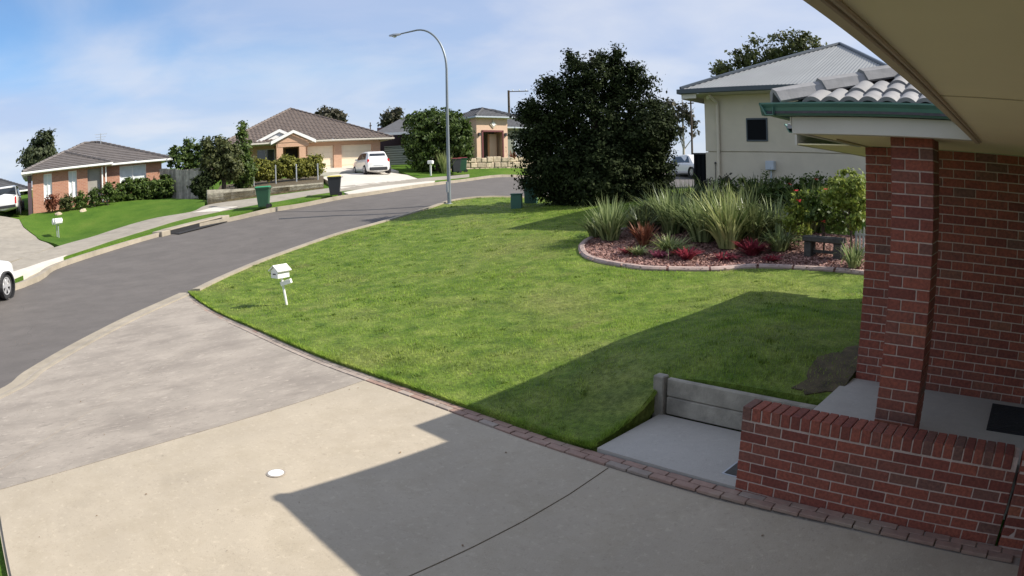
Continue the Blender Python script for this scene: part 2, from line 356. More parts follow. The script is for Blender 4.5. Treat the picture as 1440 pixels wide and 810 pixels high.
MT['chip'] = mat('mulch_chip', (.30, .17, .14), .9, .5, 9, bmp=.3)
MT['cream'] = mat('cream_paint', (.56, .52, .45), .6, .05, 3)
MT['soffit'] = mat('soffit_paint', (.88, .76, .46), .7, .04, 1.5)
MT['trim'] = mat('trim_paint', (.52, .42, .27), .6, .06, 4)
MT['gutter_green'] = mat('green_gutter', (.07, .17, .13), .35, .1, 5, spec=.5)
MT['roof_tile'] = mat('grey_roof_tile', (.25, .245, .245), .8, .15, 10, bmp=.2, rnd=.12, dirt=((.2, .2, .19), 5, .4))
MT['pointing'] = mat('ridge_pointing', (.085, .08, .09), .9, .2, 20)
MT['sleeper'] = mat('weathered_timber', (.30, .275, .225), .9, .3, 5, bmp=.6, bscale=30, rnd=.1, dirt=((.1, .09, .08), 3, .6))
MT['timber_dark'] = mat('grey_paling', (.33, .30, .255), .9, .25, 5, bmp=.4, rnd=.42)
MT['white'] = mat('white_paint', (.80, .79, .76), .4, .03, 4)
MT['mat_black'] = mat('black_rubber', (.018, .018, .02), .9, .3, 40, bmp=.6)
MT['render_cream'] = mat('cream_render', (.54, .475, .375), .85, .05, 2, bmp=.15, bscale=60, dirt=((.4, .36, .3), 1.2, .3))
MT['metal_roof'] = mat('corrugated_steel', (.265, .27, .265), .55, .06, 1.2, metal=.0, spec=.4)
MT['slate_gutter'] = mat('blue_grey_gutter', (.045, .06, .075), .4, .1, 5)
MT['black_panel'] = mat('black_mesh', (.008, .009, .011), .9, .2, 50, spec=.1)
MT['galv'] = mat('galvanised_steel', (.40, .42, .44), .45, .12, 3, metal=.35)
MT['grey_box'] = mat('grey_box_paint', (.42, .46, .50), .5, .06, 8)
MT['bark'] = mat('tree_bark', (.085, .06, .045), .95, .35, 12, bmp=.8)
MT['bark_pale'] = mat('gum_bark', (.42, .36, .30), .9, .3, 6, bmp=.4)
MT['leaf_dark'] = leafmat('dark_evergreen_leaf', (.006, .012, .004), (.040, .054, .018), .12, .75, .9, .1)
MT['leaf_mid'] = leafmat('mid_green_leaf', (.03, .06, .012), (.10, .145, .03), .3)
MT['leaf_olive'] = leafmat('olive_leaf', (.045, .06, .02), (.12, .13, .045), .3)
MT['leaf_far'] = leafmat('far_tree_leaf', (.035, .05, .025), (.09, .105, .05), .25, .6, .8)
MT['leaf_brown'] = leafmat('brownish_gum_leaf', (.05, .05, .035), (.11, .10, .065), .2, .6, .8)
MT['hedge'] = leafmat('golden_hedge_leaf', (.07, .085, .015), (.30, .29, .05), .3)
MT['hedge_dark'] = leafmat('green_hedge_leaf', (.03, .06, .012), (.11, .16, .03), .3)
MT['strap'] = leafmat('strappy_leaf', (.04, .075, .018), (.36, .42, .19), .3, .45, 3)
MT['strap_yellow'] = leafmat('variegated_leaf', (.055, .105, .015), (.47, .50, .22), .3, .45, 3)
MT['strap_dark'] = leafmat('dark_strappy_leaf', (.02, .04, .01), (.21, .24, .10), .25, .4, 3)
MT['lime_leaf'] = leafmat('lime_leaf', (.10, .16, .02), (.34, .38, .08), .35)
MT['red_leaf'] = leafmat('red_cordyline_leaf', (.13, .02, .032), (.37, .06, .085), .35)
MT['pink_leaf'] = leafmat('pink_leaf', (.25, .06, .10), (.48, .17, .24), .35)
MT['rust_leaf'] = leafmat('rust_red_leaf', (.13, .03, .02), (.30, .12, .065), .35)
MT['red_flower'] = mat('red_petal', (.62, .04, .05), .5, .2, 20)
MT['edge_brick'] = mat('red_paver', (.29, .19, .15), .9, .14, 9, bmp=.4, rnd=.07, dirt=((.34, .285, .22), 1.3, .95))
MT['edge_grey'] = mat('faded_paver', (.30, .245, .205), .9, .16, 9, bmp=.4, rnd=.1, dirt=((.33, .29, .25), 1.6, .7))
MT['edging'] = mat('pinkish_concrete_edging', (.36, .27, .235), .9, .15, 6, bmp=.4, rnd=.08, dirt=((.15, .10, .085), 4, .5))
MT['stone_dark'] = mat('dark_stone', (.06, .056, .05), .9, .3, 8, bmp=.6)
MT['bin_green'] = mat('bin_green', (.022, .085, .042), .5, .1, 6)
MT['bin_lid_green'] = mat('bin_lid_green', (.025, .25, .12), .5, .08, 6)
MT['bin_dark'] = mat('bin_dark', (.025, .027, .03), .5, .1, 6)
MT['bin_lid_yellow'] = mat('bin_lid_yellow', (.55, .47, .11), .5, .08, 6)
MT['bin_lid_red'] = mat('bin_lid_red', (.13, .02, .025), .5, .08, 6)
MT['car_white'] = mat('white_car_paint', (.78, .77, .75), .3, .01, 2, coat=.8)
MT['car_glass'] = glass_mat('car_glass')
MT['tyre'] = mat('tyre_rubber', (.022, .022, .024), .85, .2, 30)
MT['alloy'] = mat('alloy_wheel', (.55, .55, .56), .35, .05, 8, metal=.5)
MT['plastic'] = mat('black_plastic', (.02, .02, .022), .55, .15, 15)
MT['lamp_red'] = mat('red_lens', (.5, .02, .02), .25, .05, 10)
MT['lamp_clear'] = mat('clear_lens', (.55, .58, .6), .12, .05, 10)
MT['kiosk'] = mat('dark_green_cabinet', (.03, .10, .07), .5, .1, 5)
MT['pole_steel'] = mat('pole_steel', (.22, .245, .265), .45, .12, 2, metal=.4)
MT['h1_brick'] = brickface('orange_brown_brick', (.42, .20, .125), (.35, .155, .10), (.44, .33, .25))
MT['h2_brick'] = brickface('peach_brick', (.60, .36, .235), (.54, .31, .20), (.52, .38, .28))
MT['h3_render'] = mat('peach_render', (.60, .41, .29), .85, .05, 2)
MT['h3_green'] = mat('grey_green_wall', (.20, .215, .18), .85, .08, 2)
MT['h1_tile'] = mat('charcoal_brown_tile', (.125, .11, .105), .7, .15, 3, dirt=((.18, .155, .14), 2, .5))
MT['h2_tile'] = mat('brown_roof_tile', (.135, .105, .088), .65, .2, 3, dirt=((.09, .07, .06), 2, .5))
MT['h3_tile'] = mat('dark_grey_tile', (.085, .085, .09), .7, .15, 3)
MT['cream_door'] = mat('cream_garage_door', (.82, .70, .52), .55, .04, 2)
MT['maroon'] = mat('maroon_timber', (.13, .03, .03), .5, .1, 5)
MT['door_dark'] = mat('dark_screen_door', (.03, .03, .035), .5, .1, 5)
MT['curtain'] = mat('pale_curtain', (.66, .70, .70), .7, .1, 3)
MT['win_glass'] = glass_mat('window_glass', (.06, .07, .075), .08)
MT['grey_wall'] = mat('grey_wall_paint', (.30, .28, .25), .85, .08, 2)  # even grey for far wall, door and carport posts
MT['green_fence'] = mat('grey_green_steel_fence', (.10, .125, .115), .6, .06, 4)
MT['stone_cream'] = mat('cream_stone', (.50, .41, .29), .9, .3, 5, bmp=.5, rnd=.25)
MT['purple_shade'] = mat('dark_purple', (.07, .045, .055), .7, .1, 3)  # shade on the bungalow side put into the colour; shared by grille, carport

# ---------------------------------------------------------------- ground sheets
def inpoly(P, pts):
    P = np.asarray(P, float); x, y = pts[:, 0], pts[:, 1]; ins = np.zeros(len(pts), bool); j = len(P)-1
    for i in range(len(P)):
        c = ((P[i, 1] > y) != (P[j, 1] > y)) & (x < (P[j, 0]-P[i, 0])*(y-P[i, 1])/(P[j, 1]-P[i, 1]+1e-15)+P[i, 0]); ins ^= c; j = i
    return ins
def edge_dist(P, pts):
    P = np.asarray(P, float); d = np.full(len(pts), 1e9)
    for i in range(len(P)):
        a, b = P[i], P[(i+1) % len(P)]; ab = b-a; t = np.clip(((pts-a)@ab)/(ab@ab+1e-12), 0, 1); d = np.minimum(d, np.hypot(*(pts-a-t[:, None]*ab).T))
    return d
def densify(P, step, closed=True):
    out = []
    for i in range(len(P) if closed else len(P)-1):
        a, b = np.array(P[i]), np.array(P[(i+1) % len(P)]); n = max(1, int(math.ceil(np.hypot(*(b-a))/step)))
        out += [tuple(a+(b-a)*k/n) for k in range(n)]
    if not closed: out.append(tuple(P[-1]))
    return out
def smooth_line(P, n=6):
    """Catmull-Rom through P"""
    P = [np.array(p, float) for p in P]; Q = [2*P[0]-P[1]]+P+[2*P[-1]-P[-2]]; out = []
    for i in range(1, len(Q)-2):
        for k in range(n):
            t = k/n; out.append(tuple(.5*(2*Q[i]+(Q[i+1]-Q[i-1])*t+(2*Q[i-1]-5*Q[i]+4*Q[i+1]-Q[i+2])*t*t+(3*Q[i]-Q[i-1]-3*Q[i+1]+Q[i+2])*t**3)))
    out.append(tuple(P[-1])); return out
def drape(name, poly, dz, step, material, parent=None, skirt=.25, kind='structure', zf=None):
    B = densify(poly, step); Pn = np.array(poly); lo, hi = Pn.min(0), Pn.max(0)
    gx, gy = np.meshgrid(np.arange(lo[0]+step/2, hi[0], step), np.arange(lo[1]+step/2, hi[1], step)); g = np.c_[gx.ravel(), gy.ravel()]
    if len(g):
        g = g[inpoly(poly, g)]
        if len(g): g = g[edge_dist(poly, g) > step*.4]
    n = len(B); V = [Vector(p) for p in B]+[Vector(p) for p in g]
    r = delaunay_2d_cdt(V, [], [list(range(n))], 1, 1e-6)
    P = np.array([(v.x, v.y) for v in r[0]]); z = (H(P[:, 0], P[:, 1]) if zf is None else zf(P))+dz
    vs = [(p[0], p[1], zz) for p, zz in zip(P, z)]; fs = [tuple(f) for f in r[2]]
    cnt = {}
    for f in fs:
        for i in range(len(f)): e = (f[i], f[(i+1) % len(f)]); cnt[e] = 1
    rim = [e for e in cnt if (e[1], e[0]) not in cnt]; mp = {}
    for a, b in rim:
        for q in (a, b):
            if q not in mp: mp[q] = len(vs); vs.append((vs[q][0], vs[q][1], vs[q][2]-skirt))
        fs.append((b, a, mp[a], mp[b]))
    me = bpy.data.meshes.new(name); me.from_pydata(vs, [], fs); me.update()
    if me.polygons and me.polygons[0].normal.z < 0: me.flip_normals()
    o = link(name, me, material, parent)
    if kind and parent is None: o['kind'] = kind
    return o
def ribbon(name, line, prof, material, kind='structure', closed=False):
    """profile (offset to the left, height) swept along a draped line"""
    L_ = [np.array(p) for p in line]; m = M(); secs = []
    for i, p in enumerate(L_):
        a = L_[i-1] if (i > 0 or closed) else p; b = L_[(i+1) % len(L_)] if (i < len(L_)-1 or closed) else p
        t = (b-a)/(np.hypot(*(b-a))+1e-9); nl = np.array([-t[1], t[0]]); z = h1(*p)
        secs.append([(p[0]+nl[0]*o_, p[1]+nl[1]*o_, z+h) for o_, h in prof])
    if closed: secs.append(secs[0])
    m.loft(secs, True, not closed); o = link(name, m.mesh(name), material); o['kind'] = kind; return o

# the ground: one sheet out to the horizon, dipping out of the way under the porch
ax = np.concatenate([-np.geomspace(2600, 62, 26), np.arange(-60, 20, .8), np.geomspace(21, 2600, 26)])
ay = np.concatenate([-np.geomspace(2600, 22, 26), np.arange(-21, 48, .8), np.geomspace(49, 2600, 26)])
gx, gy = np.meshgrid(ax, ay); z = H(gx.ravel(), gy.ravel())-.12
dip = ((gx.ravel() > -2.6) & (gx.ravel() < 9) & (gy.ravel() > -.9) & (gy.ravel() < 3.2)); z = z-.8*dip
nx, ny = len(ax), len(ay); I = (np.arange(ny-1)[:, None]*nx+np.arange(nx-1)[None]).ravel()
o = link('ground', np_mesh('ground', np.c_[gx.ravel(), gy.ravel(), z], np.c_[I, I+1, I+nx+1, I+nx], MT['grass_far'], True)); o['kind'] = 'structure'

near_px = [(632, 283), (600, 293), (560, 305), (515, 318), (470, 330), (434, 342), (400, 354), (364, 367), (330, 381), (296, 396), (265, 411)]
near = [tuple(p) for p in gxy(*near_px)]
kerb_near_up = [(-16.0, 31), (-18.2, 26), (-19.8, 21), (-20.6, 17)]+near                      # from up the street down to the driveway corner
kerb_drive = gxy((265, 411), (200, 440), (150, 465), (100, 492), (50, 522), (0, 555))+[(-5.6, -8.4), (-2.2, -12.5), (2, -18)]
far = gxy((22, 402), (62, 380), (100, 366), (138, 354), (180, 341.5), (225, 329), (276, 317.5), (330, 307), (371, 297), (415, 290), (475, 278), (540, 269), (600, 260), (650, 254), (700, 248))
kerb_far = [(-7, -23), (-12, -15), (-15.9, -8.4)]+far+[(-30, 33), (-27, 42)]
knu = smooth_line(kerb_near_up, 4); kd = smooth_line(kerb_drive, 5); kf = smooth_line(kerb_far, 4)
road_poly = kf+[(-18, 46), (-16, 38)]+knu+kd[1:]
drape('road', road_poly, -.02, .9, MT['asphalt'])
ribbon('kerb', knu, [(0.02, -.2), (0.02, -.005), (.10, .07), (.2, .085), (.36, .085), (.36, -.2)], MT['kerb'])
ribbon('kerb', kd, [(-.28, -.2), (-.28, -.008), (0.0, -.006), (.1, .012), (.2, .012), (.2, -.2)], MT['kerb'])
ribbon('kerb', list(reversed(kf)), [(-.02, -.2), (-.30, -.012), (-.02, -.004), (.12, .10), (.28, .115), (.42, .115), (.42, -.2)], MT['kerb'])

o = drape('tar_seam', [tuple(p) for p in gxy((392, 306.6), (470, 302.2), (575, 297.8), (575, 298.6), (470, 303.2), (392, 307.8))], -.014, .8, MT['plastic'], skirt=.01)
sd_i = [i for i, p in enumerate(kf) if -25.6 > p[0] > -26.6 and 3.0 < p[1] < 7.5]
sd_pts = [np.array(kf[i]) for i in sd_i] or [np.array(far[5]), np.array(far[6])]
a_, b_ = np.array(G(239, 329)[:2]), np.array(G(311, 310.5)[:2]); dv = b_-a_; Ld = float(np.hypot(*dv)); dv = dv/Ld; ang = math.atan2(dv[1], dv[0])
sdn = thing('storm_drain', 'long concrete storm drain inlet with a dark slot set in the far kerb', 'drain', (a_[0], a_[1], h1(*a_)), ang)
zr = h1(*b_)-h1(*a_)
def inc(m): m.v = [(x, y, z+zr*x/Ld) for x, y, z in m.v]; return m
for x_ in (-.5, Ld): inc(M().box(x_, -.06, -.25, x_+.5, .62, .18)).build('end_block', MT['kerb'], sdn, bevel=.02)
inc(M().box(.002, -.05, .135, Ld-.002, .64, .19)).build('lintel', MT['kerb'], sdn, bevel=.015); inc(M().box(0, -.035, -.3, Ld, .4, .134)).build('inlet', MT['mat_black'], sdn)  # solid black block paints the darkness inside the slot
inc(M().box(.1, -.5, -.03, Ld-.1, -.03, -.008)).build('grate', MT['mat_black'], sdn)

# driveway: four poured slabs with open joints and a band of stencilled brick along the lawn
E0, E1 = (2.7, .0), (-14.55, .60)
def edge_y(x): return 0.0 if x > -6 else 0.60*((x+6)/-8.55)**1.5
drive_edge = [(x, edge_y(x)) for x in np.linspace(2.7, -14.4, 26)]
band = .185
drv_base = drape('driveway', [(p[0], p[1]-.01) for p in drive_edge]+[(-14.75, .62)]+kd[1:26]+[(-8.3, -5.2), (2.7, -5.2)], -.035, 1.0, MT['kerb'])
cA = lambda t: (-5.0+t*.72, -.26+t*(-4.9)); dj0, dj1 = (-10.3, .02), (-4.75, -5.16)
sl1 = [(2.68, -band), (-1.165, -band), (-1.12, -5.16), (2.68, -5.16)]
sl2 = [(-1.18, -band), (-5.0, -band), (-4.28, -5.16), (-1.135, -5.16)]
lo_edge = [(x, edge_y(x)-band) for x in np.linspace(-5.02, -10.2, 10)]
sl3 = lo_edge+[(-10.0, -.10), (-4.78, -5.16), (-4.30, -5.16)]
kdl = [p for p in kd if p[1] > -5.1 and p[1] < .45]
sl4 = [(-10.02, -.08)]+[(x, edge_y(x)-band+.02) for x in np.linspace(-10.3, -14.2, 8)]+kdl[0:]+[(-8.5, -5.16), (-4.80, -5.16)]
for s_, mt in ((sl1, 'concrete_new'), (sl2, 'concrete_new'), (sl3, 'concrete_old'), (sl4, 'concrete_old')):
    drape('concrete_slab', s_, 0.0, .6, MT[mt], parent=drv_base, skirt=.05)
drape('joint_sand', [(p[0], p[1]-.012) for p in drive_edge]+[(p[0], p[1]-band-.004) for p in reversed(drive_edge)], -.006, .5, MT['concrete_old'], parent=drv_base, skirt=.02)
pm = M().box(-.112, -.04, -.03, .112, .04, 0).mesh('paver', bevel=.004)
pm.materials.append(MT['edge_brick']); pmg = pm.copy(); pmg.materials.clear(); pmg.materials.append(MT['edge_grey'])
k = 0; x = 2.55
while x > -13.9 and k < 290:
    for row in range(2):
        xx = x-(.118 if row % 2 else 0); ang = math.atan2(edge_y(xx-.2)-edge_y(xx+.2), -.4)+math.pi
        red = R.random() < (.85 if xx > -5 else .08)
        p = link('paver', pm if red else pmg, None, drv_base, (xx, edge_y(xx)-.048-row*.086, h1(xx, 0)+.002+R.uniform(-.0015, .0015)), (0, 0, ang+R.uniform(-.012, .012))); k += 1
    x -= .236

# lawns and verges
lawn_poly = [(-1.5, .06)]+[p for p in drive_edge if p[0] < -1.6]+[(-14.75, .64)]+[(p[0]+.30, p[1]+.02) for p in reversed(knu[:-2])]+[(-9, 31), (-7.5, 20), (-6.6, 12), (2, 12), (2, 3.4), (.40, 3.4), (.40, 1.30), (-1.52, 1.30), (-1.56, 1.15)]
lawn = drape('lawn', lawn_poly, .04, .5, MT['grass'])
path_far_up = gxy((-30, 392), (20, 372), (83, 349.5), (145, 331), (207, 312), (268, 301), (292, 291), (360, 281), (455, 268), (520, 260), (600, 252), (660, 247))
path_far_lo = gxy((-30, 404), (22, 386), (80, 368), (128, 352), (173, 337), (242, 315.5), (304, 301.5), (330, 296.5), (380, 287.5), (470, 272.5), (540, 265), (600, 257), (660, 251))
up, lo = smooth_line(path_far_up, 4), smooth_line(path_far_lo, 4)
drape('footpath', up+list(reversed(lo)), .10, .8, MT['footpath'])
kf_in = []
for i, p in enumerate(kf):
    a, b = np.array(kf[max(i-1, 0)]), np.array(kf[min(i+1, len(kf)-1)]); t = (b-a)/np.hypot(*(b-a)); kf_in.append((p[0]-t[1]*.40, p[1]+t[0]*.40))
kf_mid = [p for p in kf_in if p[1] > -5 and p[1] < 27]
drape('verge', list(reversed(kf_mid))+[(lo[0][0]-.2, lo[0][1])]+[(a-.05, b+.02) for a, b in lo], .085, .7, MT['grass_far'])
drape('front_lawn', gxy((28, 312), (45, 303), (150, 286), (240, 281), (288, 284), (288, 297), (207, 312.5), (145, 331.5), (84, 349), (50, 334), (34, 322)), .095, .7, MT['grass_far'])
drape('side_driveway', gxy((-25, 312), (0, 306), (27, 311), (33, 322), (50, 335), (76, 350), (40, 364), (-30, 384)), .09, .8, MT['footpath'])
drape('driveway_crossing', gxy((-10, 392), (22, 386), (60, 373), (95, 362.5), (72, 374), (40, 388), (5, 404)), .115, .5, MT['white_concrete'])
drape('crossing_slab', gxy((270, 302.5), (308, 300.5), (334, 293.5), (300, 295)), .115, .5, MT['white_concrete'])
h2_drive = gxy((452, 251), (470, 247.5), (548, 244.5), (573, 248), (588, 253.5), (480, 268))
drape('steep_driveway', h2_drive, .10, .7, MT['white_concrete'])
drape('driveway_crossing', gxy((483, 273.5), (600, 257.5), (612, 257), (602, 260), (540, 269), (490, 276)), .118, .6, MT['white_concrete'])
drape('front_lawn', gxy((563, 242.5), (607, 242), (628, 246), (628, 250), (590, 253), (575, 247.5)), .095, .7, MT['grass_far'])

# grass: short blades over the near lawn, thinner with distance
def scatter(poly, n, seed, bed=None):
    g = np.random.default_rng(seed); P = np.array(poly); lo_, hi_ = P.min(0), P.max(0)
    q = g.uniform(lo_, hi_, (n, 2)); d = np.hypot(q[:, 0]-CAM[0], q[:, 1]-CAM[1]); thin = .72+.28*np.sin(q[:, 0]*1.1+2.1*np.sin(q[:, 1]*.8))*np.sin(q[:, 1]*1.4+1.6*np.sin(q[:, 0]*.7)); keep = (g.random(n) < np.clip((8.5/d)**1.7, 0, 1)*thin) & (d < 36)
    q = q[keep]; q = q[inpoly(poly, q)]
    if bed is not None: q = q[~inpoly(bed, q)]
    return q, g
def blades(name, q, g, material, hmin, hmax, wid, dz, lean=.9):
    n = len(q); z = H(q[:, 0], q[:, 1])+dz; d = np.hypot(q[:, 0]-CAM[0], q[:, 1]-CAM[1])
    clump = .5+.5*np.sin(q[:, 0]*2.3+1.7*np.sin(q[:, 1]*1.9))*np.sin(q[:, 1]*2.9+1.3*np.sin(q[:, 0]*1.3))
    h = g.uniform(hmin, hmax, n)*(.7+.6*clump); w = wid*np.clip(d/8, .8, 3.5)*g.uniform(.7, 1.3, n)
    a = g.uniform(0, 2*np.pi, n); b = a+g.uniform(-.8, .8, n)+np.pi/2; ln = g.uniform(.2, 1.0, n)*lean*h
    dx, dy = np.cos(a)*w, np.sin(a)*w; B = np.c_[q, z-.012]
    V = np.empty((n, 3, 3)); V[:, 0] = B-np.c_[dx, dy, 0*dx]; V[:, 1] = B+np.c_[dx, dy, 0*dx]; V[:, 2] = B+np.c_[np.cos(b)*ln, np.sin(b)*ln, h]
    o = link(name, np_mesh(name, V.reshape(-1, 3), np.arange(3*n).reshape(-1, 3), material)); o['kind'] = 'stuff'; return o
bed_front = gxy((846, 333), (822, 342), (814, 352), (822, 365), (850, 374), (900, 382), (960, 384), (1010, 384), (1060, 380), (1120, 382), (1200, 388))
bed_line = smooth_line([(-8.3, 11.4)]+bed_front+[(.3, 8.35)], 5)
bed_poly = bed_line+[(.4, 11.4), (-6.0, 11.5)]
dirt0 = gxy((1118, 558), (1128, 540), (1136, 522), (1150, 508), (1176, 500), (1210, 490))+[(.4, 3.4), (.4, 1.5)]
dr_ = random.Random(2); dirt = [(p[0]+dr_.uniform(-.07, .07), p[1]+dr_.uniform(-.07, .07)) if p[0] < .3 else p for p in densify(dirt0, .16)]
q, g = scatter(lawn_poly, 1250000, 3, bed_poly); ind = inpoly(dirt, q); de = edge_dist(dirt, q[ind]); kill = np.zeros(len(q), bool); kill[ind] = g.random(len(de)) < np.clip(.1+de*1.5, 0, .93); q = q[~kill]
blades('grass', q, g, MT['blade'], .025, .055, .0042, .04)
# weeds and taller tufts in the lawn, dry leaves blown over lawn and concrete
cw, gw_ = scatter(lawn_poly, 2600, 31, bed_poly); k_ = gw_.integers(10, 40, len(cw)); pw_ = np.repeat(cw, k_, 0); pw_ = pw_+gw_.normal(size=pw_.shape)*np.repeat(gw_.uniform(.02, .09, len(cw)), k_)[:, None]
pw_ = pw_[inpoly(lawn_poly, pw_)]; blades('lawn_weeds', pw_, gw_, MT['weed'], .02, .05, .008, .045, 1.6)
cl_ = np.r_[gw_.uniform((-14, -5), (2.4, .3), (110, 2)), gw_.uniform((-11, .5), (-1.7, 8), (120, 2))]; zl_ = H(cl_[:, 0], cl_[:, 1])+np.where(cl_[:, 1] > .1, .075, .006); a = gw_.uniform(0, 6.28, len(cl_)); s1 = gw_.uniform(.006, .017, len(cl_)); V = np.empty((len(cl_), 4, 3))
for i, (c1, c2, h_) in enumerate(((1, 0, .004), (0, .5, .008), (-1, 0, .003), (0, -.5, .001))): V[:, i] = np.c_[cl_[:, 0]+(np.cos(a)*c1-np.sin(a)*c2)*s1, cl_[:, 1]+(np.sin(a)*c1+np.cos(a)*c2)*s1, zl_+h_]
o = link('leaf_litter', np_mesh('leaf_litter', V.reshape(-1, 3), np.arange(4*len(cl_)).reshape(-1, 4), MT['litter'])); o['kind'] = 'stuff'
# longer fringe leaning over the driveway and path edges
e = np.array([(x, edge_y(x)) for x in -1.5-12.8*NR.random(9000)**1.3]); e[:, 1] += NR.uniform(.0, .05, len(e))
blades('edge_grass', e, NR, MT['blade'], .03, .075, .004, .03, 1.5)
t_ = NR.random(1500); e = np.c_[-1.52-.03*NR.random(1500), .06+t_*1.05]; blades('edge_grass', e, NR, MT['blade'], .03, .08, .004, .03, 1.3)
drape('bare_soil', dirt, .047, .3, MT['soil'], skirt=.02)
drape('garden_bed', bed_poly, .07, .35, MT['mulch'])
q, g = scatter(bed_poly, 60000, 9)
n = len(q); z = H(q[:, 0], q[:, 1])+.075; a = g.uniform(0, 6.28, n); ln = g.uniform(.015, .05, n); w = g.uniform(.006, .016, n); tz = g.uniform(-.02, .03, n)
V = np.empty((n, 4, 3)); ux = np.c_[np.cos(a)*ln, np.sin(a)*ln, tz]; vx = np.c_[-np.sin(a)*w, np.cos(a)*w, g.uniform(-.01, .01, n)]; B = np.c_[q, z+.012]
for i, (s1, s2) in enumerate(((-1, -1), (1, -1), (1, 1), (-1, 1))): V[:, i] = B+s1*ux+s2*vx
o = link('mulch_chips', np_mesh('mulch_chips', V.reshape(-1, 3), np.arange(4*n).reshape(-1, 4), MT['chip'])); o['kind'] = 'stuff'

# garden bed edging: cast concrete blocks following the bed
ed = thing('garden_edging', 'curved row of pinkish concrete edging blocks round the garden bed', 'edging', (bed_front[5][0], bed_front[5][1], h1(*bed_front[5])))
bl = densify(bed_line, .06, False); bl = bl[3:]; acc = 0; seg = []; L_len = 1.05
def edge_block(pts):
    m = M(); secs = []
    for i, p in enumerate(pts):
        a, b = np.array(pts[max(i-1, 0)]), np.array(pts[min(i+1, len(pts)-1)]); t = (b-a)/(np.hypot(*(b-a))+1e-9); nl = np.array([-t[1], t[0]]); zz = h1(*p)
        secs.append([(p[0]+nl[0]*o_, p[1]+nl[1]*o_, zz+h_) for o_, h_ in ((-.01, -.1), (-.02, .075), (.02, .115), (.11, .125), (.145, .10), (.15, -.1))])
    m.loft(secs); o = link('edging_block', m.mesh('edging_block'), MT['edging'], ed); o.matrix_parent_inverse = ed.matrix_basis.inverted()
i0 = 0
for i in range(1, len(bl)):
    acc += math.dist(bl[i], bl[i-1])
    if acc > L_len or i == len(bl)-1:
        ps = bl[i0:i]; 
        if len(ps) > 2: edge_block(ps[::3]+([ps[-1]] if (len(ps)-1) % 3 else []))
        i0 = i; acc = 0; L_len = R.uniform(.75, 1.3)

# ---------------------------------------------------------------- our house: porch wall, pillar, porch and eaves
def W(o, th): o.matrix_parent_inverse = th.matrix_basis.inverted(); return o
BM = {}
def brick_obj(lx, ly, lz, c, parent, th=None, jitter=.0018, rz=0.0):
    key = (round(lx, 3), round(ly, 3), round(lz, 3), R.randrange(3))
    if key not in BM:
        me = M().box(-lx/2, -ly/2, -lz/2, lx/2, ly/2, lz/2).mesh('brick', bevel=.004)
        bmx = bmesh.new(); bmx.from_mesh(me)
        for v in bmx.verts: v.co += Vector((R.uniform(-1, 1), R.uniform(-1, 1), R.uniform(-1, 1)))*.0013
        bmx.to_mesh(me); bmx.free(); me.materials.append(MT['brick']); BM[key] = me
    o = link('brick', BM[key], None, parent, (c[0], c[1]+R.uniform(-1, 1)*jitter, c[2]), (0, R.uniform(-1, 1)*.003, rz+R.uniform(-1, 1)*.004))
    if th is not None: W(o, th)
    return o
Z0 = .62
lw = thing('low_brick_wall', 'low red brick wall with a rowlock capping beside the concrete driveway', 'wall', (1.18, .1, 0))
W(M().box(.006, .005, -.2, 2.354, .215, .725).build('mortar_bed', MT['mortar'], lw), lw)
for c in range(1, 9):
    zc = Z0-.086*(c-.5); s = 0.0; first = True
    cut = .110 if c % 2 else .230
    while s < 2.30:
        l = cut if first else .230
        if s+l > 2.36: l = 2.358-s
        if l > .04: brick_obj(l, .11, .076, (s+l/2, .055, zc), lw, lw)
        s += l+.010; first = False
for i in range(28):
    xk = .0+.043+i*.0858-.005
    if xk < 2.34: brick_obj(.0755, .232, .108, (xk, .113+R.uniform(-.003, .003), Z0+.010+.056), lw, lw, .003)
for i in range(5):
    pass

pl = thing('brick_pillar', 'square red brick porch pillar standing behind the low wall', 'pillar', (1.213, .545, .54))
PX0, PY0, PW = 1.036, .366, .352
W(M().box(PX0+.006, PY0+.006, .5, PX0+PW-.006, PY0+PW-.006, 2.845).build('mortar_core', MT['mortar'], pl), pl)
zt = 2.062+.62
for k in range(-2, 25):
    zc = zt-.086*(k+.5)+.005
    f = 0 if k % 2 == 0 else 1
    A, Bq = .232, .110
    if f: lay = [((0, 0), (A, Bq)), ((A+.010, 0), (Bq, A)), ((Bq+.010, A+.010), (A, Bq)), ((0, Bq+.010), (Bq, A))]
    else: lay = [((0, 0), (Bq, A)), ((Bq+.010, 0), (A, Bq)), ((A+.010, Bq+.010), (Bq, A)), ((0, A+.010), (A, Bq))]
    for (bx, by), (dx, dy) in lay: brick_obj(dx, dy, .076, (PX0+bx+dx/2, PY0+by+dy/2, zc), pl, pl)

hs = thing('brick_house', 'red brick house with green gutter and grey tiled porch roof at right', 'house', (3, 4, 0))
def hp(m, name, mt, parent=hs, **k):
    o = m.build(name, MT[mt], parent, **k)
    return W(o, hs) if parent is hs else o
bw = hp(M().box(.426, 1.936, .35, 2.9, 2.16, 2.84).box(.426, 2.16, -.3, .64, 7.8, 2.84), 'wall', 'mortar')
c = 0; zc = 2.80
while zc > .5:
    s = .42; first = True; cut = .110 if c % 2 else .230
    while s < 2.55:
        l = cut if first else .230; brick_obj(l, .11, .076, (s+l/2, 1.93+.055, zc), bw); s += l+.010; first = False
    zc -= .086; c += 1
hp(M().box(.34, .36, .40, 3.2, 1.932, .536).box(.36, .9, -.2, 3.2, 1.9, .40), 'porch_slab', 'path', bevel=.006)
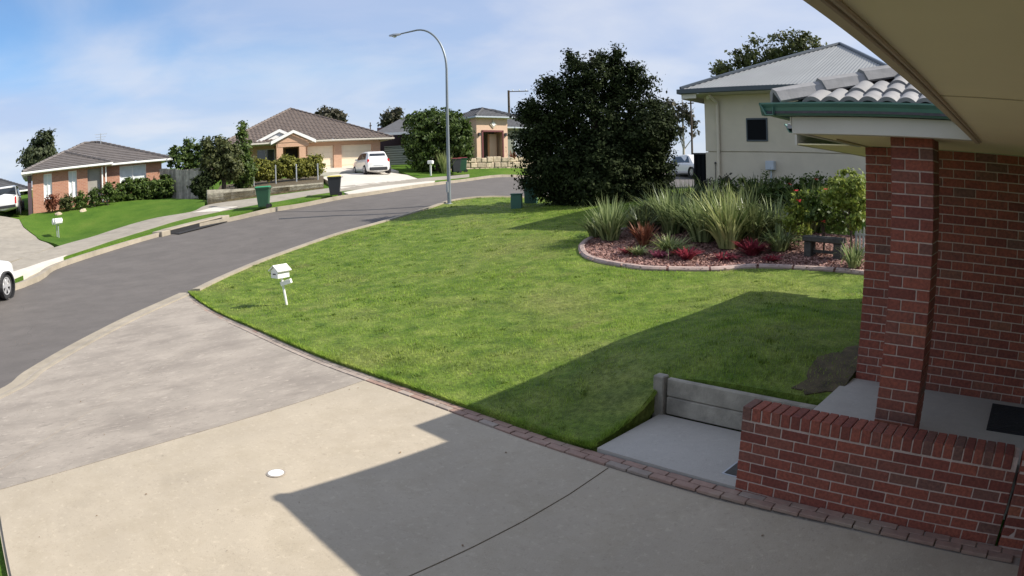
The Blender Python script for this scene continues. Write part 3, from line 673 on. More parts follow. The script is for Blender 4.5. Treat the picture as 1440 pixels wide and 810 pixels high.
# beam, fascia and porch gutter along the front (parallel to x)
hp(M().box(.30, .118, 2.835, 1.80, .20, 2.965).box(.30, .20, 2.838, .36, 2.0, 2.962), 'beam', 'cream', bevel=.004)
hp(M().box(.362, .202, 2.845, 2.45, 1.93, 2.857), 'porch_ceiling', 'soffit')
hp(M().box(.45, .80, 2.832, .455, 1.9, 2.8445), 'ceiling_bead', 'trim')
def gutter_run(a, b, z0, z1, w, out):
    """ogee gutter from a to b (xy), opening upwards; out = unit vector away from the roof"""
    prof = [(0, z0), (w*.55, z0), (w*.75, z0+(z1-z0)*.35), (w*.80, z0+(z1-z0)*.6), (w, z1-.012), (w, z1), (w-.006, z1), (w*.80-.008, z0+(z1-z0)*.6), (w*.5, z0+.008), (0.004, z0+.008), (.004, z1-.03), (0, z1-.03)]
    m = M(); m.loft([[(p[0]+out[0]*o_, p[1]+out[1]*o_, z_) for o_, z_ in prof] for p in (a, b)]); return m
g = gutter_run((.08, .115), (1.72, .115), 2.968, 3.06, .115, (0, -1))
hp(g, 'gutter', 'gutter_green')
hp(gutter_run((.195, -.0), (.195, 1.98), 2.966, 3.058, .115, (-1, 0)), 'gutter', 'gutter_green')
hp(M().box(.286, .117, 2.90, .298, 2.0, 2.962), 'fascia', 'cream')
hp(gutter_run((-.37, 1.95), (-.37, 8.4), 2.968, 3.06, .115, (-1, 0)), 'gutter', 'gutter_green')
hp(M().box(-.368, 1.95, 2.84, -.345, 8.4, 3.0), 'fascia', 'cream')
hp(M().box(-.344, 1.962, 2.846, .42, 8.4, 2.858), 'soffit', 'soffit')
# garage wing: wall, pier, soffit, fascia, gutter (the eave the camera hangs under)
gw = hp(M().box(2.392, .0, -.1, 2.70, .34, 2.835), 'garage_pier', 'mortar')
for c in range(34):
    zc = Z0-.086*(7.5)+.086*c
    if c % 2: brick_obj(.232, .11, .076, (2.385+.116, .053, zc), gw)
    else: brick_obj(.110, .23, .076, (2.385+.055, .113, zc), gw); brick_obj(.110, .11, .076, (2.385+.055+.12, .053, zc), gw)
hp(M().box(2.62, -6.4, -.1, 2.78, -.02, .15).box(2.62, -.5, .15, 2.78, -.02, 2.835).box(2.62, -6.4, .15, 2.78, -5.5, 2.835).box(2.62, -5.5, 2.25, 2.78, -.5, 2.835), 'garage_wall', 'brick')
gd = hp(M().box(2.68, -5.5, .02, 2.72, -.5, 2.25), 'garage_door', 'cream')
for i in range(8): M().box(2.665, -5.48, .04+i*.275, 2.6815, -.52, .30+i*.275).build('door_panel', MT['cream'], gd, bevel=.004)
hp(M().box(1.80, -9, 2.832, 2.80, .112, 2.842), 'soffit', 'soffit')
hp(M().box(1.79, -4.15+1.9, 2.8285, 2.46, -4.148+1.9, 2.8318), 'soffit_joint', 'trim')
hp(M().box(1.762, -9, 2.812, 1.798, .114, 3.0), 'fascia', 'trim', bevel=.004)
hp(M().tube([(1.806, -9, 2.826), (1.806, .11, 2.826)], .007, 6), 'soffit_bead', 'trim')
hp(gutter_run((1.76, -9), (1.76, .1), 2.88, 3.0, .115, (-1, 0)), 'gutter', 'trim')
# roofs
def slab_roof(polys, t=.05):
    m = M()
    for p in polys: m.prism(p, (0, 0, -t))
    return m
tn = math.tan(math.radians(22)); ze = 3.06
def fz(d): return ze+tn*d
main = [[(-.45, 1.95, ze), (14, 1.95, ze), (10.8, 5.17, fz(3.22)), (2.77, 5.17, fz(3.22))], [(-.45, 8.4, ze), (2.77, 5.17, fz(3.22)), (10.8, 5.17, fz(3.22)), (14, 8.4, ze)], [(-.45, 8.4, ze), (-.45, 1.95, ze), (2.77, 5.17, fz(3.22))], [(14, 1.95, ze), (14, 8.4, ze), (10.8, 5.17, fz(3.22))],
        [(1.66, -9, 3.03), (1.66, .05, 3.03), (5.2, 3.5, 3.03+tn*3.54), (5.2, -5.4, 3.03+tn*3.54)], [(9, -9, 3.03), (5.2, -5.4, 3.03+tn*3.54), (5.2, 3.5, 3.03+tn*3.54), (9, 3, 3.03)], [(1.66, -9, 3.03), (5.2, -5.4, 3.03+tn*3.54), (9, -9, 3.03)]]
hp(slab_roof(main), 'roof', 'roof_tile')
porch_roof = hp(slab_roof([[(.10, .03, ze-.05), (9, .03, ze-.05), (9, 3.4, ze-.05+tn*3.37), (3.47, 3.4, ze-.05+tn*3.37)], [(.10, .03, ze-.05), (3.47, 3.4, ze-.05+tn*3.37), (.10, 3.4, ze-.05)]], .03), 'porch_roof', 'pointing')  # front slope stretched right, out of view, to keep sun off the drive
# individual double-roll tiles on the porch roof, course by course up to the hip
def tile_mesh():
    m = M(); nu = 16; wdt, ln, th = .30, .33, .030; secs = []
    for j, v in enumerate((0, .5, 1)):
        row = []
        for i in range(nu+1):
            u = i/nu; hgt = .034*abs(math.sin(u*2*math.pi))**.8*(1 if True else 0); row.append((u*wdt, v*ln, hgt))
        secs.append(row+[(x_, y_, z_-th) for x_, y_, z_ in reversed(row)])
    m.loft(secs); return m.mesh('roof_tile', smooth=True)
tm = tile_mesh(); tm.materials.append(MT['roof_tile'])
tilt = math.atan(tn); gauge = .255
for r_ in range(6):
    v0 = r_*gauge
    yb, zb = .045+v0*math.cos(tilt), ze+.012+v0*math.sin(tilt)
    for i in range(8):
        xb = .12+i*.30+(.0 if r_ % 2 else .0)
        if xb+.05 < .10+yb+.02 or xb > 2.1: continue
        if xb < .10+yb+.16: continue
        W(link('roof_tile', tm, None, hs, (xb, yb, zb), (tilt-.075, R.uniform(-.006, .006), R.uniform(-.004, .004))), hs)
hipv = Vector((1, 1, tn)).normalized(); side = Vector((1, -1, 0)).normalized(); upn = side.cross(hipv).normalized(); upn = upn if upn.z > 0 else -upn
for i in range(7):
    base = Vector((.17, .10, ze+.055))+hipv*(i*.42); secs = []
    for t, lift, wd in ((0, .035, .105), (.45, .008, .09)):
        c = base+hipv*t+upn*lift
        prof = [(-1, -.075), (-.62, .0), (-.0, .028), (.62, .0), (1, -.075), (.85, -.09), (0, 0.0), (-.85, -.09)]
        secs.append([tuple(c+side*(wd*a)+upn*b_) for a, b_ in prof])
    hp(M().loft(secs), 'ridge_cap', 'roof_tile')
hp(M().tube([Vector((.10, .05, ze+.0))+hipv*t-upn*.01+side*.02 for t in (.3, 1, 2.2)], .045, 6), 'ridge_pointing', 'pointing')

# path, sleepers, porch things
drape('garden_path', [(-1.46, .014), (2.36, .014), (2.36, .9), (.33, .9), (.33, 1.16), (-1.50, 1.16)], 0.026, .5, MT['path'], skirt=.3, zf=lambda P: 0*P[:, 0])
sw = thing('sleeper_retaining_wall', 'low grey timber sleeper wall holding back the lawn beside the path', 'retaining wall', (-.6, 1.2, 0))
for i in range(2): W(M().box(-1.44, 1.17, .03+i*.20, .335, 1.24, .225+i*.20).build('sleeper', MT['sleeper'], sw, bevel=.012), sw)
W(M().box(-1.59, 1.13, -.2, -1.46, 1.25, .445).build('post', MT['sleeper'], sw, bevel=.012), sw)
dm = thing('doormat', 'black ribbed doormat on the grey porch floor', 'doormat', (2.28, 1.40, .536))
M().box(-.27, -.38, 0, .27, .38, .012).build('mat_base', MT['mat_black'], dm, bevel=.003)
m = M()
for i in range(16): m.box(-.25, -.36+i*.046, .012, .25, -.335+i*.046, .017)
o = m.build('ribbing', MT['mat_black'], dm); o['kind'] = 'stuff'
pc = thing('path_plate', 'square grey plate lying in the path against the low brick wall', 'lid', (-.06, .33, .026))  # thin dark plate with a pale rim laid on the path
M().box(-.15, -.13, .0, .05, .13, .008).build('plate', MT['stone_dark'], pc, bevel=.002); M().box(-.17, -.15, -.004, .052, .15, .003).build('rim', MT['galv'], pc)
ic = thing('inspection_cap', 'white round inspection cap set flush in the driveway concrete', 'drain cap', tuple(G(388, 666)+np.array([0, 0, .002])))
M().lathe([(.075, 0), (.075, .008), (.068, .011)], 20).build('cap', MT['white'], ic, smooth=True); M().lathe([(.092, -.004), (.092, .004), (.078, .004)], 20).build('collar', MT['concrete_old'], ic)

# ---------------------------------------------------------------- house builders
def tile_face(m, poly, tw, rh, amp, step, sub=4, lift=0.0):
    P = [Vector(p) for p in poly]; u = (P[1]-P[0]).normalized(); n = (P[1]-P[0]).cross(P[2]-P[1]).normalized()
    if n.z < 0: n = -n
    v = n.cross(u)
    if v.z < 0: v = -v
    us = [(p-P[0]).dot(u) for p in P]; vv = [(p-P[0]).dot(v) for p in P]
    u0, u1, v1 = min(us), max(us), max(vv); rows = max(1, int(math.ceil(v1/rh)))
    nc = max(2, int((u1-u0)/(tw/sub))) if amp else max(2, int((u1-u0)/1.2)); bm = bmesh.new(); prev = None
    for r_ in range(rows):
        lines = []
        for vv_, hh in ((r_*rh, step), (min((r_+1)*rh, v1+.02), 0.0)):
            row = []
            for i in range(nc+1):
                uu = u0+(u1-u0)*i/nc; w = amp*(.5+.5*math.cos(2*math.pi*(uu/tw))) if amp else 0.0
                row.append(bm.verts.new(P[0]+u*uu+v*vv_+n*(hh+w+lift)))
            lines.append(row)
        if prev:
            for i in range(nc): bm.faces.new((prev[i], prev[i+1], lines[0][i+1], lines[0][i]))
        for i in range(nc): bm.faces.new((lines[0][i], lines[0][i+1], lines[1][i+1], lines[1][i]))
        prev = lines[1]
    c = sum(P, Vector())/len(P)
    for i in range(1, len(P)):
        a, b = P[i], P[(i+1) % len(P)]; no = (b-a).cross(n).normalized()
        if no.dot(c-a) > 0: no = -no
        bmesh.ops.bisect_plane(bm, geom=bm.verts[:]+bm.edges[:]+bm.faces[:], plane_co=a, plane_no=no, clear_outer=True)
    bm.verts.index_update(); m.add([tuple(q.co) for q in bm.verts], [tuple(q.index for q in f.verts) for f in bm.faces]); bm.free()
def hip_faces(x0, x1, y0, y1, z, pitch):
    t = math.tan(math.radians(pitch)); w, d = x1-x0, y1-y0; h = min(w, d)/2
    if w >= d: a, b = (x0+h, y0+h, z+t*h), (x1-h, y0+h, z+t*h)
    else: a, b = (x0+h, y0+h, z+t*h), (x0+h, y1-h, z+t*h)
    c = [(x0, y0, z), (x1, y0, z), (x1, y1, z), (x0, y1, z)]
    if w > d+.01: return [[c[0], c[1], b, a], [c[1], c[2], b], [c[2], c[3], a, b], [c[3], c[0], a]], (a, b, c)
    if d > w+.01: return [[c[0], c[1], a], [c[1], c[2], b, a], [c[2], c[3], b], [c[3], c[0], a, b]], (a, b, c)
    return [[c[0], c[1], a], [c[1], c[2], a], [c[2], c[3], a], [c[3], c[0], a]], (a, a, c)
def hip_roof(par, name, mt, x0, x1, y0, y1, z, pitch, tw, rh, amp, step, gut='white', capmat=None, gh=.12, under='white'):
    F, (a, b, c) = hip_faces(x0, x1, y0, y1, z, pitch); m = M()
    for i, f in enumerate(F):
        if i == 2: m.prism(f, (0, 0, -.03))
        else: tile_face(m, f, tw, rh, amp, step)
    o = m.build(name, mt, par)
    k = M(); segs = [(c[0], a), (c[1], b if len(F[1]) == 3 and F[1][2] == b else a), (a, b)] if (b[0]-a[0]) > .1 else [(c[0], a), (c[1], a), (a, b)]
    for p, q in segs:
        if math.dist(p, q) > .2:
            n_ = max(2, int(math.dist(p, q)/.42))
            for i in range(n_):
                s0, s1 = Vector(p).lerp(Vector(q), i/n_), Vector(p).lerp(Vector(q), (i+1.08)/n_)
                k.tube([s0+Vector((0, 0, .05)), s1+Vector((0, 0, .03))], [.10, .085], 6)
    k.build('ridge_capping', capmat or mt, o)
    g = M(); t_ = .10
    g.box(x0-t_, y0-t_, z-gh, x1+t_, y0-.002, z+.0).box(x0-t_, y0, z-gh, x0-.002, y1, z+.0).box(x1+.002, y0, z-gh, x1+t_, y1, z+.0)
    g.build('gutter', MT[gut], par, bevel=.01)
    M().box(x0, y0, z-gh-.02, x1, y1, z-gh+.005).build('soffit', MT[under], par)
    return o
def holed_wall(m, u0, u1, z0, z1, y, th, holes, ret=True):
    us = sorted({u0, u1}|{q for h in holes for q in (h[0], h[2])}); zs = sorted({z0, z1}|{q for h in holes for q in (h[1], h[3])})
    us = [q for q in us if u0 <= q <= u1]; zs = [q for q in zs if z0 <= q <= z1]; idx = {}; vs = []; fs = []
    def vid(u, yy, z):
        k = (u, yy, z)
        if k not in idx: idx[k] = len(vs); vs.append(k)
        return idx[k]
    solid = {}
    for i in range(len(us)-1):
        for j in range(len(zs)-1):
            cu, cz = (us[i]+us[i+1])/2, (zs[j]+zs[j+1])/2; solid[i, j] = not any(h[0] < cu < h[2] and h[1] < cz < h[3] for h in holes)
    for (i, j), ok in solid.items():
        if not ok: continue
        a, b, c, d = us[i], us[i+1], zs[j], zs[j+1]
        fs.append((vid(a, y, c), vid(b, y, c), vid(b, y, d), vid(a, y, d))); fs.append((vid(b, y+th, c), vid(a, y+th, c), vid(a, y+th, d), vid(b, y+th, d)))
        for di, dj, e in ((-1, 0, ((a, c), (a, d))), (1, 0, ((b, d), (b, c))), (0, -1, ((b, c), (a, c))), (0, 1, ((a, d), (b, d)))):
            if not solid.get((i+di, j+dj), False): (p, q), (r_, s) = e; fs.append((vid(p, y, q), vid(p, y+th, q), vid(r_, y+th, s), vid(r_, y, s)))
    m.add(vs, fs)
class Facade:
    """local frame of a house: x along the front, y into the block, z up from the ground at the left corner"""
    def __init__(s, a, b, zb=None):
        A, B = far_pt(*a), far_pt(*b); s.A = A; d = B[:2]-A[:2]; s.L = math.hypot(*d); s.u = d/s.L; s.n = np.array([-s.u[1], s.u[0]])
        if np.dot(s.n, A[:2]-CAM[:2]) < 0: s.n = -s.n
        s.z = h1(A[0], A[1])+.06 if zb is None else zb; s.rz = math.atan2(s.u[1], s.u[0]); s.loc = (A[0], A[1], s.z)
    def at(s, px, py, y=0.0):
        d = ray(px, py); p0 = np.array(s.A[:2])+s.n*y; t = np.dot(p0-CAM[:2], s.n)/np.dot(d[:2], s.n); p = CAM+d*t
        return float(np.dot(p[:2]-p0, s.u)), float(p[2]-s.z)
    def world(s, u, y, z=0.0):
        q = np.array(s.A[:2])+s.u*u+s.n*y; return (q[0], q[1], s.z+z)
def window(par, u0, z0, u1, z1, y, cols=1, fr='white', back='curtain', fw=.06):
    m = M(); m.box(u0, y-.02, z0, u0+fw, y+.05, z1).box(u1-fw, y-.02, z0, u1, y+.05, z1).box(u0+fw, y-.02, z0, u1-fw, y+.05, z0+fw).box(u0+fw, y-.02, z1-fw, u1-fw, y+.05, z1)
    for i in range(1, cols): x = u0+(u1-u0)*i/cols; m.box(x-.025, y-.015, z0+fw, x+.025, y+.05, z1-fw)
    o = m.build('window', MT[fr], par); M().box(u0+fw*.5, y+.03, z0+fw*.5, u1-fw*.5, y+.035, z1-fw*.5).build('pane', MT['win_glass' if back == 'glass' else back], o)
    M().box(u0-.05, y-.06, z0-.07, u1+.05, y-.004, z0-.004).build('sill', MT[fr], o); return o

# ---------------------------------------------------------------- house at left across the street
f = Facade((47, 301, 41), (228, 280, 41.8)); f.A[2] = f.z
hs1 = thing('brick_house', 'brown brick bungalow with charcoal hip roof and tall curtained windows at far left', 'house', f.loc, f.rz)
um, _ = f.at(147, 270); uR, _ = f.at(228, 260, 1.0); uL = 0.0; EH = f.at(150, 231)[1]-.05
w1 = f.at(61, 239)+f.at(74, 282); w2 = f.at(96, 237)+f.at(109, 277); dr = f.at(123, 234)+f.at(143, 280)
hole = lambda w, b: (w[0], max(b, w[3]), w[2], min(w[1], EH-.12))
a1, a2, a3 = hole(w1, .35), hole(w2, .35), hole(dr, .02)
m = M(); holed_wall(m, 0, um, -.6, EH, 0, .22, [a1, a2, a3]); m.box(.002, .22, -.6, .22, 9.0, EH-.002)
wr = f.at(168, 227, 1.0)+f.at(206, 253, 1.0); b1 = (wr[0], wr[3]-.15, wr[2], min(wr[1], EH-.1))
holed_wall(m, um-.1, uR, -.6, EH-.004, 1.0, .22, [b1]); m.box(uR-.22, 1.22, -.6, uR-.002, 9, EH-.006)
m.build('wall', MT['h1_brick'], hs1)
for w in (a1, a2): window(hs1, *w, .08, 2)
window(hs1, *b1, 1.08, 2)
d_ = M().box(a3[0], .16, a3[1], a3[2], .20, a3[3]).build('door', MT['grey_wall'], hs1); M().box(a3[2]-.16, .10, .95, a3[2]-.10, .159, 1.15).build('handle', MT['galv'], d_)
M().box(-.32, -.10, -.4, -.05, .12, EH-.1).build('shaded_side', MT['purple_shade'], hs1)  # added dark block paints the shade on the side wall
for du in (-.12, .12): M().box(um+du-.04, -.10, -.1, um+du+.04, -.02, EH-.08).build('downpipe', MT['white'], hs1)
ro = .45; uRR = f.at(241, 222, .4)[0]
hip_roof(hs1, 'roof', MT['h1_tile'], -ro-.15, uRR, 1.0-ro, 9.5, EH+.10, 21, .34, .36, 0, .05)
hip_roof(hs1, 'front_roof', MT['h1_tile'], -ro-.2, um+ro, -ro, 6.8, EH+.11, 20, .34, .36, 0, .05)
an = M().tube([(f.at(143, 188, 4)[0], 4.6, EH+1.2), (f.at(143, 188, 4)[0], 4.6, EH+2.35)], .03, 6)
for dz in (0, .18, .34): an.tube([(f.at(143, 188, 4)[0]-.45+dz*.4, 4.6, EH+2.3-dz), (f.at(143, 188, 4)[0]+.45-dz*.4, 4.6, EH+2.3-dz)], .015, 5)
an.build('tv_antenna', MT['galv'], hs1)
hs1_f = f

# house beyond it, cut by the frame
f = Facade((-40, 305, 55), (38, 292, 55), zb=2.0)
h0 = thing('grey_house', 'grey roofed house behind the white ute at the left edge', 'house', f.loc, f.rz)
e0 = f.at(0, 274)[1]; M().box(-3, 0, -.5, f.L-.2, 7, e0).build('wall', MT['grey_wall'], h0)
hip_roof(h0, 'roof', MT['h3_tile'], -3.6, f.L+.4, -.6, 9.2, e0+.12, 22, .34, .36, 0, .05)
d_ = M().box(.2, -.03, -.2, 4.6, -.004, e0-.3).build('garage_door', MT['grey_box'], h0)

# ---------------------------------------------------------------- pale brick house with double garage
f = Facade((361, 252, 50), (540, 243, 52.2), zb=3.0); f2 = f
hs2 = thing('peach_brick_house', 'peach brick house with brown tiled roof, gabled porch and two cream garage doors', 'house', f.loc, f.rz)
EH = f.at(500, 196)[1]-.08
g1 = f.at(432, 200)+f.at(470, 246); g2 = f.at(480, 200)+f.at(524, 246)
G1 = (g1[0], -.3, g1[2], EH-.28); G2 = (g2[0], -.3, g2[2], EH-.28); uE = f.at(535, 220)[0]
pc0, pc1 = f.at(389, 220)[0], f.at(430, 220)[0]
m = M(); holed_wall(m, pc1, uE, -.8, EH, 0, .24, [G1, G2]); m.box(uE-.24, .24, -.8, uE-.002, 12, EH-.004)
holed_wall(m, -3.2, pc0+.02, -.8, EH-.004, 1.3, .24, [(f.at(361, 205, 1.3)[0], .35, f.at(387, 205, 1.3)[0], EH-.25)]); m.box(pc0-.1, 2.6, -.8, pc1+.05, 2.8, EH-.01)
m.box(pc0-.002, 1.54, -.8, pc0+.02, 2.6, EH-.008).box(pc1-.02, .24, -.8, pc1+.002, 2.6, EH-.006).box(-3.2, 1.54, -.8, -2.96, 12, EH-.004)
m.build('wall', MT['h2_brick'], hs2)
for Gd in (G1, G2):
    dd = M().box(Gd[0], .17, Gd[1], Gd[2], .20, Gd[3]).build('garage_door', MT['cream_door'], hs2)
    n_ = 5
    for i in range(n_): zz = Gd[1]+(Gd[3]-Gd[1])*i/n_; M().box(Gd[0]+.02, .145, zz+.015, Gd[2]-.02, .171, zz+(Gd[3]-Gd[1])/n_-.015).build('door_panel', MT['cream_door'], dd, bevel=.006)
drape('steep_driveway', [f.world(g1[0]-.2, -3.2)[:2], f.world(uE+.3, -3.2)[:2], f.world(uE+.1, .15)[:2], f.world(g1[0]-.2, .15)[:2]], .112, .7, MT['white_concrete'])
window(hs2, f.at(361, 205, 1.3)[0], .35, f.at(387, 205, 1.3)[0], EH-.25, 1.40, 2, 'cream', 'glass')
for px0, px1 in ((389, 398), (421, 430)): M().box(f.at(px0, 220, -.9)[0], -.9, -.8, f.at(px1, 220, -.9)[0], -.55, EH-.02).build('porch_column', MT['h2_brick'], hs2)
M().box(pc0-.05, -.92, EH-.3, pc1+.05, -.5, EH+.02).build('porch_beam', MT['h2_brick'], hs2)
dd = M().box(f.at(402, 212, 2.4)[0], 2.45, -.2, f.at(418, 212, 2.4)[0], 2.52, 2.25).build('door', MT['door_dark'], hs2)
ua, ub = f.at(402, 212, 2.4)[0], f.at(418, 212, 2.4)[0]
for i in range(6): x = ua+(ub-ua)*(i+.5)/6; M().tube([(x, 2.42, -.1), (x, 2.42, 2.2)], .022, 5).build('grille_bar', MT['purple_shade'], dd)
xl, xr = f.at(310, 194)[0]-.2, f.at(549, 194)[0]
hip_roof(hs2, 'roof', MT['h2_tile'], xl, xr, -.55, 13.2, EH+.12, 25, .31, .34, .05, .035, gut='cream', under='cream')
def gable(uc, half, y0, y1, z0, pitch, nm):
    t = math.tan(math.radians(pitch)); ap = z0+half*t; mm = M()
    tile_face(mm, [(uc-half, y1, z0), (uc-half, y0, z0), (uc, y0, ap), (uc, y1, ap)], .31, .34, .05, .035); tile_face(mm, [(uc+half, y0, z0), (uc+half, y1, z0), (uc, y1, ap), (uc, y0, ap)], .31, .34, .05, .035)
    o = mm.build(nm, MT['h2_tile'], hs2)
    b = M()
    for sgn in (-1, 1): b.prism([(uc+sgn*(half+.06), y0-.06, z0-.20), (uc, y0-.06, ap-.14), (uc, y0-.06, ap+.07), (uc+sgn*(half+.06), y0-.06, z0+.04)], (0, .05, 0))
    b.build('barge_board', MT['white'], o)
    return ap
uc = f.at(412, 190, -1)[0]; ah = (f.at(443, 192, -1)[0]-f.at(382, 192, -1)[0])/2
ap = gable(uc, ah, -1.1, 6, EH+.10, 24, 'gable_roof')
M().prism([(uc-ah+.15, -.95, EH+.02), (uc+ah-.15, -.95, EH+.02), (uc, -.95, ap-.12)], (0, .2, 0)).build('gable_wall', MT['h2_brick'], hs2)
uc2 = f.at(392, 182, 0)[0]; ah2 = (f.at(425, 190, 0)[0]-f.at(360, 190, 0)[0])/2
ap2 = gable(uc2, ah2, -.2, 6, EH+.22, 24, 'gable_roof')
M().prism([(uc2-ah2+.15, .0, EH+.14), (uc2+ah2-.15, .0, EH+.14), (uc2, .0, ap2-.12)], (0, -.12, 0)).build('gable_wall', MT['white'], hs2)

# ---------------------------------------------------------------- peach rendered house with tall portico further up
f = Facade((668, 227, 57), (742, 226, 60), zb=3.55); f3 = f
hs3 = thing('rendered_house', 'grey green house with a tall peach portico and maroon doors up the street', 'house', f.loc, f.rz)
p0, p1 = f.at(670.5, 200, -1.6)[0], f.at(714, 200, -1.6)[0]; pt = f.at(692, 166, -1.6)[1]; o0, o1 = f.at(677.5, 200, -1.6)[0], f.at(708, 200, -1.6)[0]; ot = f.at(692, 183.5, -1.6)[1]
m = M(); holed_wall(m, p0, p1, -.8, pt, -1.6, .35, [(o0, -.8, o1, ot)]); m.box(p0+.002, -1.25, -.8, p0+.3, 0, pt-.004).box(p1-.3, -1.25, -.8, p1-.002, 0, pt-.004).build('portico', MT['h3_render'], hs3)
EH3 = f.at(730, 181)[1]
m = M(); m.box(f.at(594, 180)[0], 0, -.8, p0+.1, .2, EH3).box(p0+.1, .6, -.8, p1+.1, .8, EH3+1.0).box(p1-.1, 0, -.8, f.at(775, 200)[0], .2, EH3-.002).build('wall', MT['h3_green'], hs3)
dd = M().box(o0, .40, -.4, o0+(o1-o0)*.56, .5, ot).build('double_door', MT['maroon'], hs3)
for i in range(5): x = o0+(o1-o0)*.56*(i+.5)/5; M().box(x-.05, .36, -.3, x+.05, .401, ot-.2).build('door_panel', MT['maroon'], dd)
M().box(o0+(o1-o0)*.57, -.9, -.8, o0+(o1-o0)*.9, -.6, ot-.25).build('inner_column', MT['h3_render'], hs3)
for a, b in ((o0, o0+.12), (o1-.12, o1)): M().box(a, -1.66, -.8, b, -1.602, ot).build('door_trim', MT['maroon'], hs3)
M().box(o0, -1.66, ot-.12, o1, -1.602, ot+.02).build('door_trim', MT['maroon'], hs3)
dz_ = f.at(694, 177)[1]; ux = (p0+p1)/2+.1
pq = M().prism([(ux-.36, -1.66, dz_), (ux, -1.66, dz_-.36), (ux+.36, -1.66, dz_), (ux, -1.66, dz_+.36)], (0, .055, 0)).build('diamond_plaque', MT['stone_cream'], hs3)
M().prism([(ux-.2, -1.69, dz_), (ux, -1.69, dz_-.2), (ux+.2, -1.69, dz_), (ux, -1.69, dz_+.2)], (0, .028, 0)).build('plaque_centre', MT['white'], pq)
for x in (p0+.22, p1-.22): M().box(x-.09, -1.75, ot-.45, x+.09, -1.602, ot-.2).build('wall_lamp', MT['door_dark'], hs3)
hip_roof(hs3, 'portico_roof', MT['h3_tile'], p0-.25, p1+.35, -1.95, 3.5, pt+.12, 24, .34, .36, .03, .03, gut='grey_box')
hip_roof(hs3, 'roof', MT['h3_tile'], p1-4, f.at(790, 180)[0], -.6, 9, EH3+.1, 22, .34, .36, .03, .03, gut='grey_box')
hip_roof(hs3, 'side_roof', MT['h3_tile'], f.at(588, 180)[0], p0+.9, -.6, 10.5, EH3+.1, 26, .34, .36, .03, .03, gut='grey_box')
rd = f.at(722, 198)+f.at(741, 219)
gd3 = M().box(rd[0], -.06, -.5, rd[2], -.004, rd[1]).build('garage_door', MT['grey_box'], hs3)
n_ = 7
for i in range(n_): zz = -.5+(rd[1]+.5)*i/n_; M().box(rd[0]+.02, -.08, zz+.02, rd[2]-.02, -.061, zz+(rd[1]+.5)/n_-.02).build('door_panel', MT['grey_box'], gd3)
# carport and steel fence between the two houses
q = far_pt(541, 237, 53); q2 = far_pt(582, 236, 53); an_ = math.atan2(q2[1]-q[1], q2[0]-q[0]); zl = h1(q[0], q[1])
sf = thing('steel_fence', 'grey green ribbed steel fence behind the white hatchback', 'fence', (q[0], q[1], zl), an_)
Lf = math.dist(q[:2], q2[:2]); ft = far_pt(560, 206, 53)[2]-zl
n_ = int(ft/.16)
for i in range(n_):
    z_ = i*ft/n_; M().prism([(0, 0, z_), (0, -.03, z_+.03), (0, -.03, z_+ft/n_-.05), (0, 0, z_+ft/n_-.006), (0, .02, z_+ft/n_-.006), (0, .02, z_)], (Lf, 0, 0)).build('panel', MT['green_fence'], sf)
M().box(0, -.05, ft, Lf, .05, ft+.06).build('rail', MT['green_fence'], sf)
cpt = thing('carport', 'dark roofed carport at the side of the peach portico house', 'carport', (q[0]-1.5, q[1]+1.0, zl), an_)
M().prism([(-.8, -.5, ft+1.2), (Lf+2.5, -.5, ft+1.2), (Lf+2.5, 3.2, ft+2.9), (2, 3.2, ft+2.9)], (0, 0, -.14)).build('roof', MT['h3_tile'], cpt)
M().box(-.8, -.62, ft+1.0, Lf+2.5, -.51, ft+1.2).build('gutter', MT['grey_box'], cpt)
for x in (-.4, Lf+1.5): M().box(x, -.3, -.3, x+.12, -.18, ft+1.06).build('post', MT['grey_wall'], cpt)
M().box(-.6, 3.0, -.3, Lf+2.2, 3.1, ft+1.9).build('rear_wall', MT['purple_shade'], cpt)

# ---------------------------------------------------------------- neighbour on the right: cream wall, corrugated roof
def on_y(px, py, Y): d = ray(px, py); t = (Y-CAM[1])/d[1]; return CAM+d*t
NBY = 14.6; NBX, NBZ = float(on_y(992, 190, NBY)[0]), 1.25
nb = thing('cream_house', 'cream rendered house with grey corrugated roof beyond the garden bed', 'house', (NBX, NBY, 0))
wt = on_y(1000, 137, NBY)[2]+.05; jz = on_y(1060, 213.5, NBY)[2]
def np_(m, name, mt, parent=nb, **k):
    o = m.build(name, MT[mt], parent, **k); return W(o, nb) if parent is nb else o
np_(M().box(NBX, NBY, NBZ-1, 3.5, NBY+.2, jz-.014).box(NBX+.002, NBY+.2, NBZ-1, NBX+.2, NBY+9, jz-.01).box(NBX, NBY, jz+.014, 3.5, NBY+.2, wt).box(NBX+.002, NBY+.2, jz+.01, NBX+.2, NBY+9, wt-.002).box(NBX+.06, NBY+.06, jz-.1, 3.4, NBY+.15, jz+.1), 'wall', 'render_cream')
wa, wb = on_y(1048.5, 166, NBY-.03), on_y(1080, 199, NBY-.03)
wd = np_(M().box(wa[0], NBY-.03, wb[2], wb[0], NBY+.0-.002, wa[2]), 'window', 'slate_gutter', bevel=.015)
M().box(wa[0]+.05, NBY-.036, wb[2]+.05, wb[0]-.05, NBY-.031, wa[2]-.05).build('screen', MT['black_panel'], wd)
dpx = on_y(1010, 200, NBY-.08)[0]
np_(M().tube([(dpx, NBY-.07, NBZ-.2), (dpx, NBY-.07, wt-.32), (dpx, NBY-.07, wt-.25), (dpx-.1, NBY-.4, wt-.02)], .055, 10), 'downpipe', 'render_cream', smooth=True)
mb = on_y(1076, 226, NBY-.2); mb2 = on_y(1088, 239, NBY-.2); gz = NBZ
mo = np_(M().box(mb[0], NBY-.2, mb2[2], mb2[0], NBY-.002, mb[2]), 'meter_box', 'grey_box', bevel=.012)
